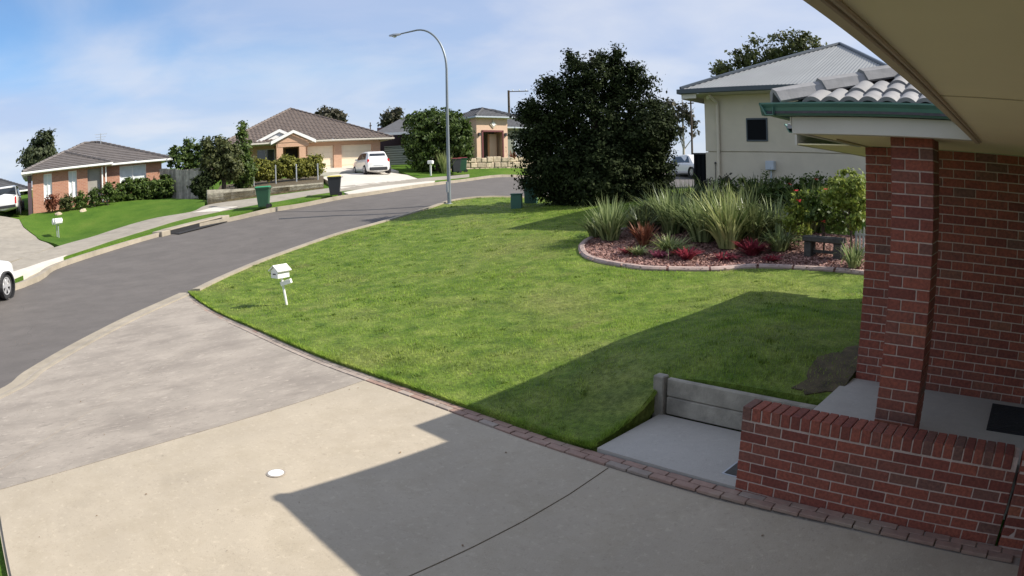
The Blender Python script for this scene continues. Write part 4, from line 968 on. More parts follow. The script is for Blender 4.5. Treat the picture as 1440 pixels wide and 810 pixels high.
M().tube([((mb[0]+mb2[0])/2, NBY-.06, mb2[2]+.002), ((mb[0]+mb2[0])/2, NBY-.06, gz-.3)], .028, 8).build('conduit', MT['grey_box'], mo)
np_(M().tube([(on_y(1006, 232, NBY-.05)[0], NBY-.05, gz-.2), (on_y(1006, 232, NBY-.05)[0], NBY-.05, on_y(1006, 229, NBY)[2])], .012, 6).lathe([(.03, 0), (.035, .03), (.02, .06)], 8, (on_y(1006, 229, NBY-.05)[0], NBY-.05, on_y(1006, 229, NBY)[2]-.03)), 'garden_tap', 'door_dark')
ex, ey, ezz = on_y(957, 126, NBY-.62)[0], NBY-.62, on_y(957, 126, NBY-.62)[2]
pk = on_y(1181, 63, NBY+4.7)
F, (a, b, c) = hip_faces(ex, ex+2*(pk[0]-ex)+.1, ey, ey+2*(NBY+4.7-ey), ezz, math.degrees(math.atan2(pk[2]-ezz, pk[0]-ex)))
# pyramid roof, each face its own slope
x1e, y1e = 2*pk[0]-ex, 2*(NBY+4.7)-ey; apx = (pk[0], NBY+4.7, pk[2]); cn = [(ex, ey, ezz), (x1e, ey, ezz), (x1e, y1e, ezz), (ex, y1e, ezz)]
m = M()
for i in range(4): tile_face(m, [cn[i], cn[(i+1) % 4], apx], .125, 30, .022, 0, 4)
rf = np_(m, 'roof', 'metal_roof', smooth=True)
k = M()
for i in range(4): k.tube([Vector(cn[i])+Vector((0, 0, .03)), Vector(apx)+Vector((0, 0, .04))], .07, 6)
k.build('ridge_capping', MT['slate_gutter'], rf)
np_(M().box(ex-.1, ey-.1, ezz-.15, x1e+.1, ey, ezz+.0).box(ex-.1, ey+.002, ezz-.15, ex, y1e, ezz), 'gutter', 'slate_gutter', bevel=.012)
np_(M().box(ex, ey+.01, ezz-.17, x1e, NBY+.1, ezz-.155).box(ex, NBY+.1, ezz-.17, NBX+.1, y1e, ezz-.155).box(ex+.02, ey+.004, ezz-.30, ex+.55, ey+.03, ezz-.171).box(ex+.02, ey+.03, ezz-.32, ex+.05, y1e, ezz-.171), 'soffit', 'cream')
np_(M().box(on_y(994, 130, NBY)[0], NBY-.05, on_y(994, 139, NBY)[2]-.02, on_y(998, 130, NBY)[0], NBY-.004, on_y(994, 132, NBY)[2]), 'vent_plate', 'white')
gap = thing('steel_shed', 'dark green garden shed beside the cream house corner', 'shed', (NBX-1.05, NBY+1.6, 1.3))
gt = on_y(985, 217, NBY+1.6)[2]-1.3
for i in range(6): M().prism([(-.30+i*.17, 0, 0), (-.27+i*.17, -.03, 0), (-.20+i*.17, -.03, 0), (-.17+i*.17, 0, 0), (-.135+i*.17, 0, 0), (-.135+i*.17, .02, 0), (-.30+i*.17, .02, 0)], (0, 0, gt)).build('wall_panel', MT['black_panel'], gap)
M().box(-.36, -.06, gt, .78, 1.2, gt+.05).build('roof', MT['door_dark'], gap)

# ---------------------------------------------------------------- street lamp, poles, mailboxes, bins, cabinets
q = G(632, 287); D = math.hypot(*(q[:2]-CAM[:2]))
lampt = thing('street_lamp', 'tall grey street lamp with a curved outreach arm on the near kerb', 'street lamp', tuple(q))
ztop = CAM[2]+D*slope(557, 40)-q[2]; zst = CAM[2]+D*slope(624, 98)-q[2]; od = Vector((-.92, -.39, 0)); reach = 2.3
pts = [(0, 0, -.3), (0, 0, .02)]; rr = [.085, .085]
for i in range(1, 8): pts.append((0, 0, zst*i/7)); rr.append(.085-.035*i/7)
hgt = ztop-zst
for i in range(1, 13):
    t = i/12*math.pi/2; e_ = 1-math.cos(t); pts.append(tuple(od*(reach*.62*e_)+Vector((0, 0, zst+hgt*1.02*math.sin(t))))); rr.append(.05-.012*i/12)
pts.append(tuple(od*reach+Vector((0, 0, ztop-.02)))); rr.append(.032)
M().tube(pts, rr, 12).build('pole', MT['pole_steel'], lampt, smooth=True)
M().box(-.2, -.2, -.05, .2, .2, .03).build('base_plate', MT['galv'], lampt, bevel=.01); M().box(-.06, -.11, .5, .06, -.08, .95).build('access_door', MT['galv'], lampt)
hd = M(); cs = []
for t, w, h_ in ((0, .05, .04), (.12, .10, .06), (.35, .13, .075), (.55, .11, .05), (.62, .03, .02)):
    c = od*(reach+t-.05)+Vector((0, 0, ztop-.03)); sd = Vector((-od.y, od.x, 0)); cs.append([tuple(c+sd*(w*x)+Vector((0, 0, h_*z_))) for x, z_ in ((-1, -.5), (-.7, .7), (0, 1), (.7, .7), (1, -.5), (0, -.8))])
hd.loft(cs); ho = hd.build('lamp_head', MT['galv'], lampt, smooth=True)
c = od*(reach+.28)+Vector((0, 0, ztop-.095)); M().lathe([(.10, .0), (.09, -.025), (.05, -.045)], 12, tuple(c)).build('lens', MT['lamp_clear'], ho, smooth=True)

q = far_pt(718, 250, 82); pw = thing('power_pole', 'timber power pole with crossarm behind the peach portico house', 'power pole', (q[0], q[1], h1(q[0], q[1])))
tp = far_pt(718, 127, 82)[2]-h1(q[0], q[1]); M().tube([(0, 0, -1), (0, 0, tp)], [.17, .13], 8).build('pole', MT['bark'], pw)
rv = Vector((.63, .77, 0)); M().tube([tuple(rv*-.1+Vector((0, 0, tp-.15))), tuple(rv*2.4+Vector((0, 0, tp-.1)))], .06, 6).build('crossarm', MT['bark'], pw)
for t in (.5, 1.3, 2.1): M().lathe([(.05, 0), (.07, .06), (.04, .2)], 8, tuple(rv*t+Vector((0, 0, tp-.06)))).build('insulator', MT['white'], pw)
for px, py, D_, lab in ((974, 138, 60, 'slim pole standing between the dark tree and the cream house'), (522, 172, 90, 'thin distant pole above the white hatchback')):
    q = far_pt(px, 240, D_); zz = h1(q[0], q[1]); t_ = thing('pole', lab, 'pole', (q[0], q[1], zz)); tp = far_pt(px, py, D_)[2]-zz
    M().tube([(0, 0, -1), (0, 0, tp)], [.11, .07], 8).build('shaft', MT['bark'], t_); M().box(-.3, -.04, tp-.5, .3, .04, tp-.4).build('bracket', MT['bark'], t_)

def kiosk(px, py, D_, w, h_, label):
    q = G(px, py); t_ = thing('electrical_cabinet', label, 'electrical cabinet', (q[0], q[1], q[2]), -.9)
    M().box(-w/2, -w*.4, -.1, w/2, w*.4, h_*.93).build('body', MT['kiosk'], t_, bevel=.015); M().box(-w/2-.03, -w*.4-.03, h_*.93, w/2+.03, w*.4+.03, h_).build('lid', MT['kiosk'], t_, bevel=.015)
    M().box(-w*.42, -w*.4-.012, .08, w*.42, -w*.4-.001, h_*.85).build('door', MT['kiosk'], t_); M().box(w*.25, -w*.4-.03, h_*.45, w*.32, -w*.4-.013, h_*.55).build('handle', MT['galv'], t_)
kiosk(747, 287, 31, .62, 1.02, 'tall dark green electrical cabinet against the big dark tree')
kiosk(727, 294, 29, .50, .60, 'short dark green electrical cabinet on the shaded grass edge')

q = G(404, 431); D = math.hypot(*(q[:2]-CAM[:2])); sc = D/969
mbx = thing('mailbox', 'white mailbox on a leaning white post in the near lawn', 'mailbox', tuple(q), 0)
rt = Vector((.71, .70, 0)); fwd = Vector((-.70, .71, 0))
hh = 57*sc*1.02
def V3(px_, py_, dep=0.0): return tuple(rt*((px_-404)*sc)+fwd*dep+Vector((0, 0, (431-py_)*sc*1.02)))
M().tube([V3(404, 436), V3(402, 418), V3(398.5, 391)], .028, 8).build('post', MT['white'], mbx)
m = M(); w_, d2 = .125, .155; c = Vector(V3(396.5, 383)); ax_ = (rt*.82+fwd*-.57).normalized(); ay_ = Vector((-ax_.y, ax_.x, 0)); hb = .105
pr = [(-w_, -hb), (w_, -hb), (w_*1.02, .05), (0, hb+.03), (-w_*1.02, .05)]
m.loft([[tuple(c+ax_*a+Vector((0, 0, b))+ay_*s) for a, b in pr] for s in (-d2, d2)]); m.build('box', MT['white'], mbx)
m = M()
for sgn in (-1, 1): m.prism([tuple(c+ax_*(sgn*(w_+.05))+Vector((0, 0, .03))+ay_*(-d2-.03)), tuple(c+Vector((0, 0, hb+.045))+ay_*(-d2-.03)), tuple(c+Vector((0, 0, hb+.065))+ay_*(-d2-.03)), tuple(c+ax_*(sgn*(w_+.06))+Vector((0, 0, .05))+ay_*(-d2-.03))], tuple(ay_*(2*d2+.06)))
m.build('lid', MT['white'], mbx); M().box(-.05, -.004, -.012, .05, .004, .012).build('slot', MT['door_dark'], mbx, loc=tuple(c+ay_*-(d2+.004)+Vector((0, 0, -.02))), rot=(0, 0, math.atan2(ax_.y, ax_.x)))
c2 = Vector(V3(405, 397)); M().box(-.12, -.055, -.045, .12, .055, .045).build('paper_holder', MT['white'], mbx, loc=tuple(c2), rot=(0, -.28, math.atan2(rt.y, rt.x)))

q = G(82, 337); D = math.hypot(*(q[:2]-CAM[:2])); sc = D/969
mb1 = thing('mailbox', 'pair of white mailboxes on thin posts in the lawn of the brown brick bungalow', 'mailbox', tuple(q), math.atan2(.98, -.2)-math.pi/2)
for s in (-1, 1):
    M().tube([(s*.16, 0, -.1), (s*.15, 0, .72)], .025, 6).build('post', MT['galv'], mb1)
    M().lathe([(.15, -.2), (.15, .2)], 10, (s*.20, 0, .86), 'y').build('box', MT['white'], mb1)
q = G(606, 249); mb2_ = thing('mailbox', 'small white mailbox on a post by the lawn before the big round bush', 'mailbox', tuple(q), -.9)
M().box(-.05, -.05, -.1, .05, .05, .9).build('post', MT['white'], mb2_); M().box(-.25, -.17, .88, .25, .17, 1.12).build('box', MT['white'], mb2_, bevel=.03)

def wheelie(px, py, label, body, lid, H_=1.06, rz=-.6, D_=None):
    q = G(px, py, .08) if D_ is None else np.array([*far_pt(px, py, D_)[:2], 0])
    if D_: q[2] = h1(q[0], q[1])
    q = np.array([q[0], q[1], h1(q[0], q[1])+.09]); t_ = thing('wheelie_bin', label, 'bin', tuple(q), rz)
    secs = []
    for z_, a, b in ((0.06, .20, .22), (.10, .215, .235), (H_*.86, .275, .32), (H_*.88, .30, .345), (H_*.93, .30, .345)):
        secs.append([(-a, -b, z_), (a, -b, z_), (a, b, z_), (-a, b, z_)])
    M().loft(secs).build('body', MT[body], t_, bevel=.02)
    ls = [[(-a, -b, z_), (a, -b, z_), (a, b2, z_), (-a, b2, z_)] for z_, a, b, b2 in ((H_*.935, .31, .36, .34), (H_*.965, .31, .36, .34), (H_, .22, .26, .30))]
    M().loft(ls).build('lid', MT[lid], t_, bevel=.015)
    M().tube([(-.2, .40, H_*.91), (.2, .40, H_*.91)], .02, 6).build('handle', MT[body], t_)
    for s in (-1, 1): M().lathe([(.06, -.03), (.10, -.03), (.10, .03), (.06, .03)], 14, (s*.27, .25, .10), 'x').build('wheel', MT['tyre'], t_)
    M().tube([(-.27, .25, .10), (.27, .25, .10)], .012, 6).build('axle', MT['galv'], t_)
    M().box(-.07, -.300, .60, .07, -.272, .70).build('badge', MT['white'], t_)
wheelie(371, 293, 'green wheelie bin with bright green lid on the verge', 'bin_green', 'bin_lid_green', 1.0)
wheelie(471, 276, 'dark wheelie bin with yellow lid on the kerb below the hedge', 'bin_dark', 'bin_lid_yellow', 1.0)
wheelie(641, 246, 'dark wheelie bin nearest the street lamp up the street', 'bin_dark', 'bin_lid_red', 1.06, -.4, 48)
wheelie(650, 245, 'dark green wheelie bin with pale label beside the stone garden wall', 'bin_green', 'bin_lid_red', 1.06, -.5, 48.5)

# ---------------------------------------------------------------- cars
def wheel(par, x, y, r, side):
    t_ = M().lathe([(r*.66, -.10), (r*.92, -.11), (r, -.07), (r, .07), (r*.92, .11), (r*.66, .10)], 28, (x, y, r), 'y', True).build('wheel', MT['tyre'], par, smooth=True)
    rim = M().lathe([(r*.66, -.09), (r*.66, .04), (r*.30, .03), (r*.05, .03)], 24, (0, 0, 0), 'y')
    if side < 0: rim.v = [(a, -b, c) for a, b, c in rim.v]
    o = rim.build('rim', MT['plastic'], t_, smooth=True, loc=(x, y, r))
    sp = M()
    for i in range(6):
        a = i*math.pi/3; p = [(math.cos(a)*r*.08, math.sin(a)*r*.08), (math.cos(a)*r*.64, math.sin(a)*r*.64)]; n = (-math.sin(a)*r*.085, math.cos(a)*r*.085); Y0, Y1 = (.075*side, .10*side)
        sp.prism([(p[0][0]-n[0], Y0, p[0][1]-n[1]), (p[1][0]-n[0]*1.5, Y0, p[1][1]-n[1]*1.5), (p[1][0]+n[0]*1.5, Y0, p[1][1]+n[1]*1.5), (p[0][0]+n[0], Y0, p[0][1]+n[1])], (0, Y1-Y0, 0))
    sp.lathe([(r*.17, min(.07*side, .105*side)), (r*.17, max(.07*side, .105*side))], 12, (0, 0, 0), 'y').lathe([(r*.60, min(.08*side, .106*side)), (r*.68, min(.08*side, .106*side)), (r*.68, max(.08*side, .106*side)), (r*.60, max(.08*side, .106*side))], 28, (0, 0, 0), 'y', True)
    sp.build('spokes', MT['alloy'], t_, loc=(x, y, r))
def car(name, label, loc, rz, Lh, Wd, st, cab, wb, wr, glassy, tail=None, head=None, pitch=0):
    """st: stations (x, z_bottom, z_belt, half width low, half width belt); cab: stations (x, z_belt, z_roof, hw_belt, hw_roof); x forward"""
    t_ = thing(name, label, 'car', loc, rz); t_.rotation_euler = (0, pitch, rz)
    secs = []
    for x, zb, zt_, w0, w1 in st:
        zm = zb+(zt_-zb)*.5
        secs.append([(x, -w0*.92, zb), (x, w0*.92, zb), (x, w0, zb+.08), (x, w1*1.0, zm), (x, w1*.985, zt_-.06), (x, w1*.93, zt_), (x, -w1*.93, zt_), (x, -w1*.985, zt_-.06), (x, -w1, zm), (x, -w0, zb+.08)])
    me = M().loft(secs).mesh('body', bevel=0); bm = bmesh.new(); bm.from_mesh(me)
    bmesh.ops.subdivide_edges(bm, edges=bm.edges[:], cuts=1, smooth=.4, use_grid_fill=True); bm.to_mesh(me); bm.free()
    for p in me.polygons: p.use_smooth = True
    me.set_sharp_from_angle(angle=math.radians(50)); link('body', me, MT['car_white'], t_)
    cs = []
    for x, zb, zr, w0, w1 in cab: cs.append([(x, -w0, zb), (x, w0, zb), (x, w1, zr-.05), (x, w1*.86, zr), (x, -w1*.86, zr), (x, -w1, zr-.05)])
    M().loft(cs).build('cabin', MT['car_white'], t_, smooth=True)
    for nm, polys in glassy: 
        for p in polys:
            a, b, c = (Vector(v) for v in p[:3]); n = (b-a).cross(c-a).normalized(); ce = sum((Vector(v) for v in p), Vector())/len(p)
            if n.dot(ce-Vector((0, 0, .9))) < 0: n = -n
            M().prism([tuple(Vector(v)+n*.012) for v in p], tuple(n*-.02)).build(nm, MT['car_glass'], t_)
    for sx in wb:
        for s in (-1, 1):
            M().lathe([(wr*1.01, -.12), (wr*1.01, .010), (wr*1.13, .010), (wr*1.13, -.12)], 24, (sx, s*(Wd/2-.005), wr), 'y', True).build('wheel_arch', MT['plastic'], t_)
            wheel(t_, sx, s*(Wd/2-.07), wr, s)
    return t_
# white hatchback on the steep driveway, tail towards the street
q = far_pt(527, 242, 46.5); hb = car('hatchback', 'white hatchback parked tail out before the right garage door', (q[0]-.9, q[1]+.3, h1(q[0], q[1])+.11), f2.rz+math.pi/2, 3.8, 1.68,
    [(-1.72, .42, .78, .70, .74), (-1.66, .22, .95, .78, .80), (-1.3, .18, .98, .83, .84), (0, .18, .95, .84, .845), (1.2, .18, .93, .83, .84), (1.75, .2, .85, .78, .78), (2.05, .26, .72, .66, .64)],
    [(-1.66, .93, .96, .76, .70), (-1.45, .93, 1.36, .78, .60), (-1.2, .93, 1.50, .79, .61), (0, .93, 1.53, .80, .62), (.45, .93, 1.46, .79, .60), (1.25, .92, .95, .76, .70)],
    (-1.2, 1.25), .30,
    [('rear_window', [[(-1.60, -.62, 1.02), (-1.60, .62, 1.02), (-1.455, .52, 1.36), (-1.455, -.52, 1.36)]]), ('windscreen', [[(1.2, -.66, .98), (1.2, .66, .98), (.5, .55, 1.42), (.5, -.55, 1.42)]]),
     ('side_window', [[(-1.25, s*.775, 1.0), (-.35, s*.785, 1.0), (-.35, s*.64, 1.42), (-1.1, s*.635, 1.40)] for s in (-1, 1)]+[[(-.27, s*.785, 1.0), (.95, s*.765, .98), (.42, s*.635, 1.38), (-.27, s*.64, 1.42)] for s in (-1, 1)])])
for s in (-1, 1): M().box(-1.715, s*.70-.075, .74, -1.60, s*.70+.075, .98).build('tail_light', MT['lamp_red'], hb, bevel=.02)
M().box(-1.78, -.62, .22, -1.66, .62, .44).build('bumper', MT['plastic'], hb, bevel=.03); M().box(-1.735, -.26, .62, -1.715, .26, .73).build('number_plate', MT['white'], hb)
for s in (-1, 1): M().box(.55, s*.86-.09, .96, .72, s*.86+.09, 1.08).build('mirror', MT['car_white'], hb, bevel=.03)
M().box(-1.69, -.35, .52, -1.735, .35, .56).build('boot_trim', MT['galv'], hb)
# white wagon parked at the left edge: its front wheel and wing reach into the picture
q = G(8, 419); tang = np.array(far[2])-np.array(far[0]); hd_ = math.atan2(tang[1], tang[0])
cx_, cy_ = q[0]-math.cos(hd_)*1.33-math.sin(hd_)*.86, q[1]-math.sin(hd_)*1.33+math.cos(hd_)*.86
su = car('wagon', 'white wagon with six spoke wheels parked at the kerb on the left edge', (cx_, cy_, h1(cx_, cy_)+.0), hd_, 4.5, 1.84,
    [(-2.25, .45, .85, .78, .82), (-2.15, .28, 1.02, .86, .88), (-1.4, .24, 1.06, .91, .92), (0, .24, 1.03, .92, .925), (1.1, .24, 1.02, .91, .92), (1.75, .26, .98, .88, .88), (2.1, .3, .88, .80, .78), (2.22, .36, .74, .66, .62)],
    [(-2.15, 1.0, 1.04, .84, .78), (-1.95, 1.0, 1.58, .86, .68), (-1.5, 1.0, 1.66, .87, .69), (.1, 1.0, 1.68, .88, .69), (.6, 1.0, 1.6, .87, .67), (1.3, 1.0, 1.03, .84, .76)],
    (-1.35, 1.33), .355,
    [('side_window', [[(-1.7, s*.855, 1.08), (-.4, s*.865, 1.08), (-.4, s*.715, 1.55), (-1.6, s*.705, 1.53)] for s in (-1, 1)]+[[(-.3, s*.865, 1.08), (1.05, s*.845, 1.06), (.52, s*.705, 1.52), (-.3, s*.715, 1.55)] for s in (-1, 1)]), ('windscreen', [[(1.26, -.74, 1.06), (1.26, .74, 1.06), (.65, .61, 1.56), (.65, -.61, 1.56)]])])
for s in (-1, 1): M().prism([(1.78, s*.885, .72), (2.16, s*.70, .70), (2.12, s*.72, .84), (1.80, s*.89, .86)], (0, -s*.06, 0)).build('headlight', MT['lamp_clear'], su)
M().box(2.1, -.6, .34, 2.26, .6, .52).build('bumper', MT['plastic'], su, bevel=.03)
# white ute in the side driveway
q = far_pt(12, 302, 42.5); ut = car('ute', 'white ute parked in the driveway left of the brown brick bungalow', (q[0], q[1], far_pt(12, 303, 42.5)[2]), math.radians(172), 5.0, 1.8,
    [(-2.5, .5, 1.02, .84, .86), (-2.45, .42, 1.06, .86, .88), (-1.2, .38, 1.08, .88, .89), (0, .36, 1.08, .88, .89), (1.2, .36, 1.06, .88, .88), (2.0, .4, .98, .85, .84), (2.4, .45, .85, .74, .72)],
    [(-.95, 1.04, 1.08, .84, .80), (-.75, 1.04, 1.66, .85, .68), (.2, 1.04, 1.74, .86, .69), (.6, 1.04, 1.66, .85, .68), (1.25, 1.04, 1.08, .83, .76)],
    (-1.5, 1.5), .37,
    [('rear_window', [[(-.93, -.68, 1.14), (-.93, .68, 1.14), (-.78, .60, 1.6), (-.78, -.60, 1.6)]]), ('side_window', [[(-.7, s*.84, 1.12), (1.0, s*.83, 1.12), (.5, s*.70, 1.6), (-.66, s*.70, 1.6)] for s in (-1, 1)])])
M().box(-2.48, -.78, 1.06, -1.05, .78, 1.10).build('tray_cover', MT['plastic'], ut)
for s in (-1, 1): M().box(-2.53, s*.80-.06, .62, -2.42, s*.80+.06, 1.02).build('tail_light', MT['lamp_red'], ut, bevel=.02)
M().box(-2.62, -.8, .42, -2.5, .8, .58).build('bumper', MT['plastic'], ut, bevel=.02)
m = M()
for s in (-1, 1): m.tube([(-1.0, s*.76, 1.08), (-1.25, s*.70, 1.62), (-1.25, 0, 1.64)], .03, 8)
m.build('sports_bar', MT['white'], ut)

# ---------------------------------------------------------------- vegetation
def foliage(name, blobs, n, size, material, parent=None, seed=1, clumps=None, asp=.55, spread=.30, up=.25, fill=.25, sphere_gap=0.0):
    """leaves gathered in sprays over and inside rough ellipsoids; blobs = [(centre, (rx, ry, rz))] relative to the parent"""
    g = np.random.default_rng(seed); wts = np.array([b[1][0]*b[1][2]+b[1][1]*b[1][2] for b in blobs]); wts = wts/wts.sum()
    nc = clumps or max(12, n//28); bi = g.choice(len(blobs), nc, p=wts); d = g.normal(size=(nc, 3)); d /= np.linalg.norm(d, axis=1)[:, None]
    rad = np.where(g.random(nc) < fill, g.uniform(.25, .85, nc), g.uniform(.82, 1.10, nc)); C_ = np.array([b[0] for b in blobs], float)[bi]; R_ = np.array([b[1] for b in blobs], float)[bi]
    cc = C_+d*R_*rad[:, None]; cs = spread*g.uniform(.5, 1.35, nc)
    k = g.integers(0, nc, n); off = g.normal(size=(n, 3))*cs[k][:, None]*.55; off[:, 2] *= .7; p = cc[k]+off
    out = d[k]+g.normal(size=(n, 3))*.7+np.array([0, 0, up]); nn = out/np.linalg.norm(out, axis=1)[:, None]
    t = g.normal(size=(n, 3)); t -= nn*(t*nn).sum(1)[:, None]; t /= np.linalg.norm(t, axis=1)[:, None]+1e-9; b = np.cross(nn, t)
    s = size*g.uniform(.55, 1.35, n)[:, None]; V = np.empty((n, 4, 3)); V[:, 0] = p-t*s; V[:, 1] = p-b*s*asp+nn*s*.12; V[:, 2] = p+t*s; V[:, 3] = p+b*s*asp+nn*s*.12
    return link(name, np_mesh(name, V.reshape(-1, 3), np.arange(4*n).reshape(-1, 4), material), None, parent)
def trunk(par, pts, r0, r1, material, name='trunk'):
    n = len(pts); return M().tube(pts, [r0+(r1-r0)*i/(n-1) for i in range(n)], 9).build(name, material, par, smooth=True)
def px_basis(px, D):
    d = ray(px, 250); f_ = np.array([d[0], d[1], 0]); f_ /= np.linalg.norm(f_); r_ = np.array([f_[1], -f_[0], 0]); return f_, r_, D/969.0
def tree(label, cat, name, px, py, D, blobs, n, size, lm, bm_='bark', seed=1, trunk_r=.16, limbs=4, depth=.85, group=None, z=None, trunk_top=None, part='crown', **kw):
    """blobs as (dx, dy up, r) or (dx, dy, rx, rz) in photo pixels at distance D, relative to the foot"""
    f_, r_, sc = px_basis(px, D); q = far_pt(px, 250, D); g = random.Random(seed); zz = h1(q[0], q[1]) if z is None else z
    base = far_pt(px, py, D)[2]; t_ = thing(name, label, cat, (q[0], q[1], zz), 0, group); B = []
    for b in blobs:
        rx, rz = (b[2], b[2]) if len(b) == 3 else (b[2], b[3]); dep = g.uniform(-.45, .45)*rx*sc if len(blobs) > 1 else 0
        B.append((tuple(r_*(b[0]*sc)+f_*dep+np.array([0, 0, base-zz+b[1]*sc])), (rx*sc*.95, rx*sc*.95*depth, rz*sc*.95)))
    foliage(part, B, n, size, MT[lm] if isinstance(lm, str) else lm, t_, seed, **kw)
    zs = [b[0][2] for b in B]; top = max(zs) if trunk_top is None else trunk_top
    trunk(t_, [(0, 0, -.4), (.03, .02, top*.3), (-.04, .05, top*.65), (.02, 0, top)], trunk_r, trunk_r*.35, MT[bm_])
    for i in range(limbs):
        b = B[(i*3+1) % len(B)][0]; s = (0, 0, max(.2, min(b[2]*.45, top*.55)))
        trunk(t_, [s, tuple((Vector(s)+Vector(b))*.5+Vector((0, 0, .12))), b], trunk_r*.45, trunk_r*.14, MT[bm_], 'limb')
    return t_
# the big dark tree on the verge
tree('big dense dark evergreen tree beside the cream house', 'tree', 'evergreen_tree', 837, 290, 26.5,
    [(-75, 50, 34), (-88, 92, 26), (-60, 110, 38), (-90, 135, 20), (-30, 150, 40), (-35, 60, 48), (10, 60, 50), (50, 55, 46), (85, 62, 30), (20, 110, 55), (68, 105, 42), (95, 110, 24), (-5, 185, 28), (40, 172, 34), (35, 200, 16), (12, 30, 60), (-45, 28, 40), (68, 28, 42), (-28, 208, 9, 18), (88, 140, 16), (-62, 168, 18), (58, 192, 12), (10, 208, 12, 16), (36, 214, 10, 14), (78, 172, 14)],
    125000, .066, 'leaf_dark', seed=11, trunk_r=.22, limbs=7, spread=.26, fill=.45, clumps=3200, depth=.9)
tree('rounded bushy tree rising behind the charcoal roof of the brown brick bungalow', 'tree', 'background_tree', 54, 262, 62, [(-12, 42, 14), (4, 55, 16), (14, 62, 10), (-18, 34, 8), (18, 45, 12), (0, 30, 18)], 3600, .20, 'leaf_far', seed=3, spread=.5, limbs=2)
tree('broad leafy tree rising behind the corrugated roof of the cream house', 'tree', 'background_tree', 1090, 200, 40, [(-55, 108, 22), (-20, 122, 26), (20, 132, 28), (52, 134, 24), (72, 128, 14), (-68, 104, 12), (0, 100, 36), (40, 104, 36)], 9000, .13, 'leaf_olive', seed=4, spread=.36, limbs=3)
tree('tall thin gum tree seen between the dark tree and the cream house', 'tree', 'gum_tree', 962, 250, 66, [(-14, 84, 12), (2, 96, 9), (14, 76, 8), (20, 62, 6), (-8, 66, 8), (8, 88, 6), (-18, 100, 8)], 1800, .17, 'leaf_brown', 'bark_pale', seed=5, spread=.40, trunk_r=.14, limbs=5, trunk_top=6.2)
tree('brownish gum crown showing over the roof ridge of the peach brick house', 'tree', 'background_tree', 466, 250, 82, [(-10, 90, 12), (6, 88, 10), (18, 82, 7), (0, 78, 16)], 2600, .26, 'leaf_brown', seed=6, spread=.5, limbs=2)
tree('rounded brown gum crown left of the big round bush up the street', 'tree', 'background_tree', 553, 250, 84, [(-6, 86, 10), (6, 90, 9), (0, 76, 12), (8, 80, 8)], 2200, .26, 'leaf_brown', seed=7, spread=.5, limbs=2)
tree('large round bush clipped like a ball before the peach portico house', 'bush', 'round_bush', 615, 246, 49.5, [(-22, 50, 26, 44), (14, 54, 28, 40), (30, 46, 20, 34), (0, 72, 34, 24), (-30, 66, 16, 22), (26, 70, 18, 20), (-8, 28, 34, 28), (36, 40, 14, 24)], 16000, .13, 'leaf_mid', seed=8, spread=.28, fill=.2, limbs=3, clumps=700)
tree('low bushy tree with pale tips behind the paling fence', 'bush', 'garden_shrub', 262, 268, 43, [(-10, 42, 18), (10, 48, 16), (26, 50, 14), (-16, 56, 8), (4, 62, 8), (20, 34, 18)], 4200, .12, 'leaf_mid', seed=9, spread=.25)
tree('broad olive shrub above the timber garden wall of the peach brick house', 'bush', 'garden_shrub', 314, 270, 39, [(-14, 34, 20), (12, 32, 18), (0, 52, 20), (-20, 52, 12), (16, 52, 12), (-4, 68, 10), (-22, 70, 9)], 6500, .11, 'leaf_olive', seed=10, spread=.22, clumps=360)
tree('tall narrow dark conifer left of the gabled porch of the peach brick house', 'tree', 'conifer_tree', 341, 268, 40, [(0, 20, 17, 20), (0, 45, 15, 20), (1, 66, 11, 16), (0, 84, 6, 12), (6, 30, 14, 18), (-6, 50, 9, 14)], 5000, .10, 'hedge_dark', seed=12, spread=.2, clumps=300)
tree('dark shaded shrub in the corner behind the paling fence end', 'bush', 'garden_shrub', 283, 286, 38.5, [(0, 14, 12), (-6, 26, 10), (6, 30, 10)], 2000, .11, 'leaf_dark', seed=13, spread=.2)
def hedge(label, a, b, h_, w, n, lm, seed, name='hedge', size=.09, bumps=.12, z0=-.05):
    a, b = np.array(a), np.array(b); t_ = thing(name, label, 'hedge', (a[0], a[1], h1(*a))); L_ = math.dist(a, b); k = max(3, int(L_/.6)); g = random.Random(seed); B = []
    for i in range(k):
        p = a+(b-a)*(i+.5)/k; z = h1(*p)-h1(*a); hh = h_*(1+g.uniform(-bumps, bumps)); B.append(((p[0]-a[0], p[1]-a[1], z+z0+hh*.52), (L_/k*.8, w*.5, hh*.5)))
    foliage('foliage', B, n, size, MT[lm], t_, seed, spread=.16, fill=.15, up=.5)
    m = M()
    for i in range(0, k, 2): p = B[i][0]; m.tube([(p[0], p[1], p[2]-h_*.6), (p[0]+.03, p[1], p[2])], .025, 5)
    o = m.build('stems', MT['bark'], t_); o['kind'] = 'stuff'
F1 = hs1_f
hedge('clipped green hedge under the wide window of the brown brick bungalow', F1.world(F1.at(158, 284, -.4)[0], -.4)[:2], F1.world(F1.at(240, 279, -.2)[0], -.2)[:2], 1.30, 1.1, 11000, 'hedge_dark', 21)
p = far_pt(357, 250, 41.5); p2_ = far_pt(449, 245, 42.5)
hedge('golden green hedge on the terrace before the peach brick house', p[:2], p2_[:2], 1.15, 1.25, 24000, 'hedge', 22, size=.075, z0=far_pt(400, 252, 42)[2]-h1(*p[:2])+.0)
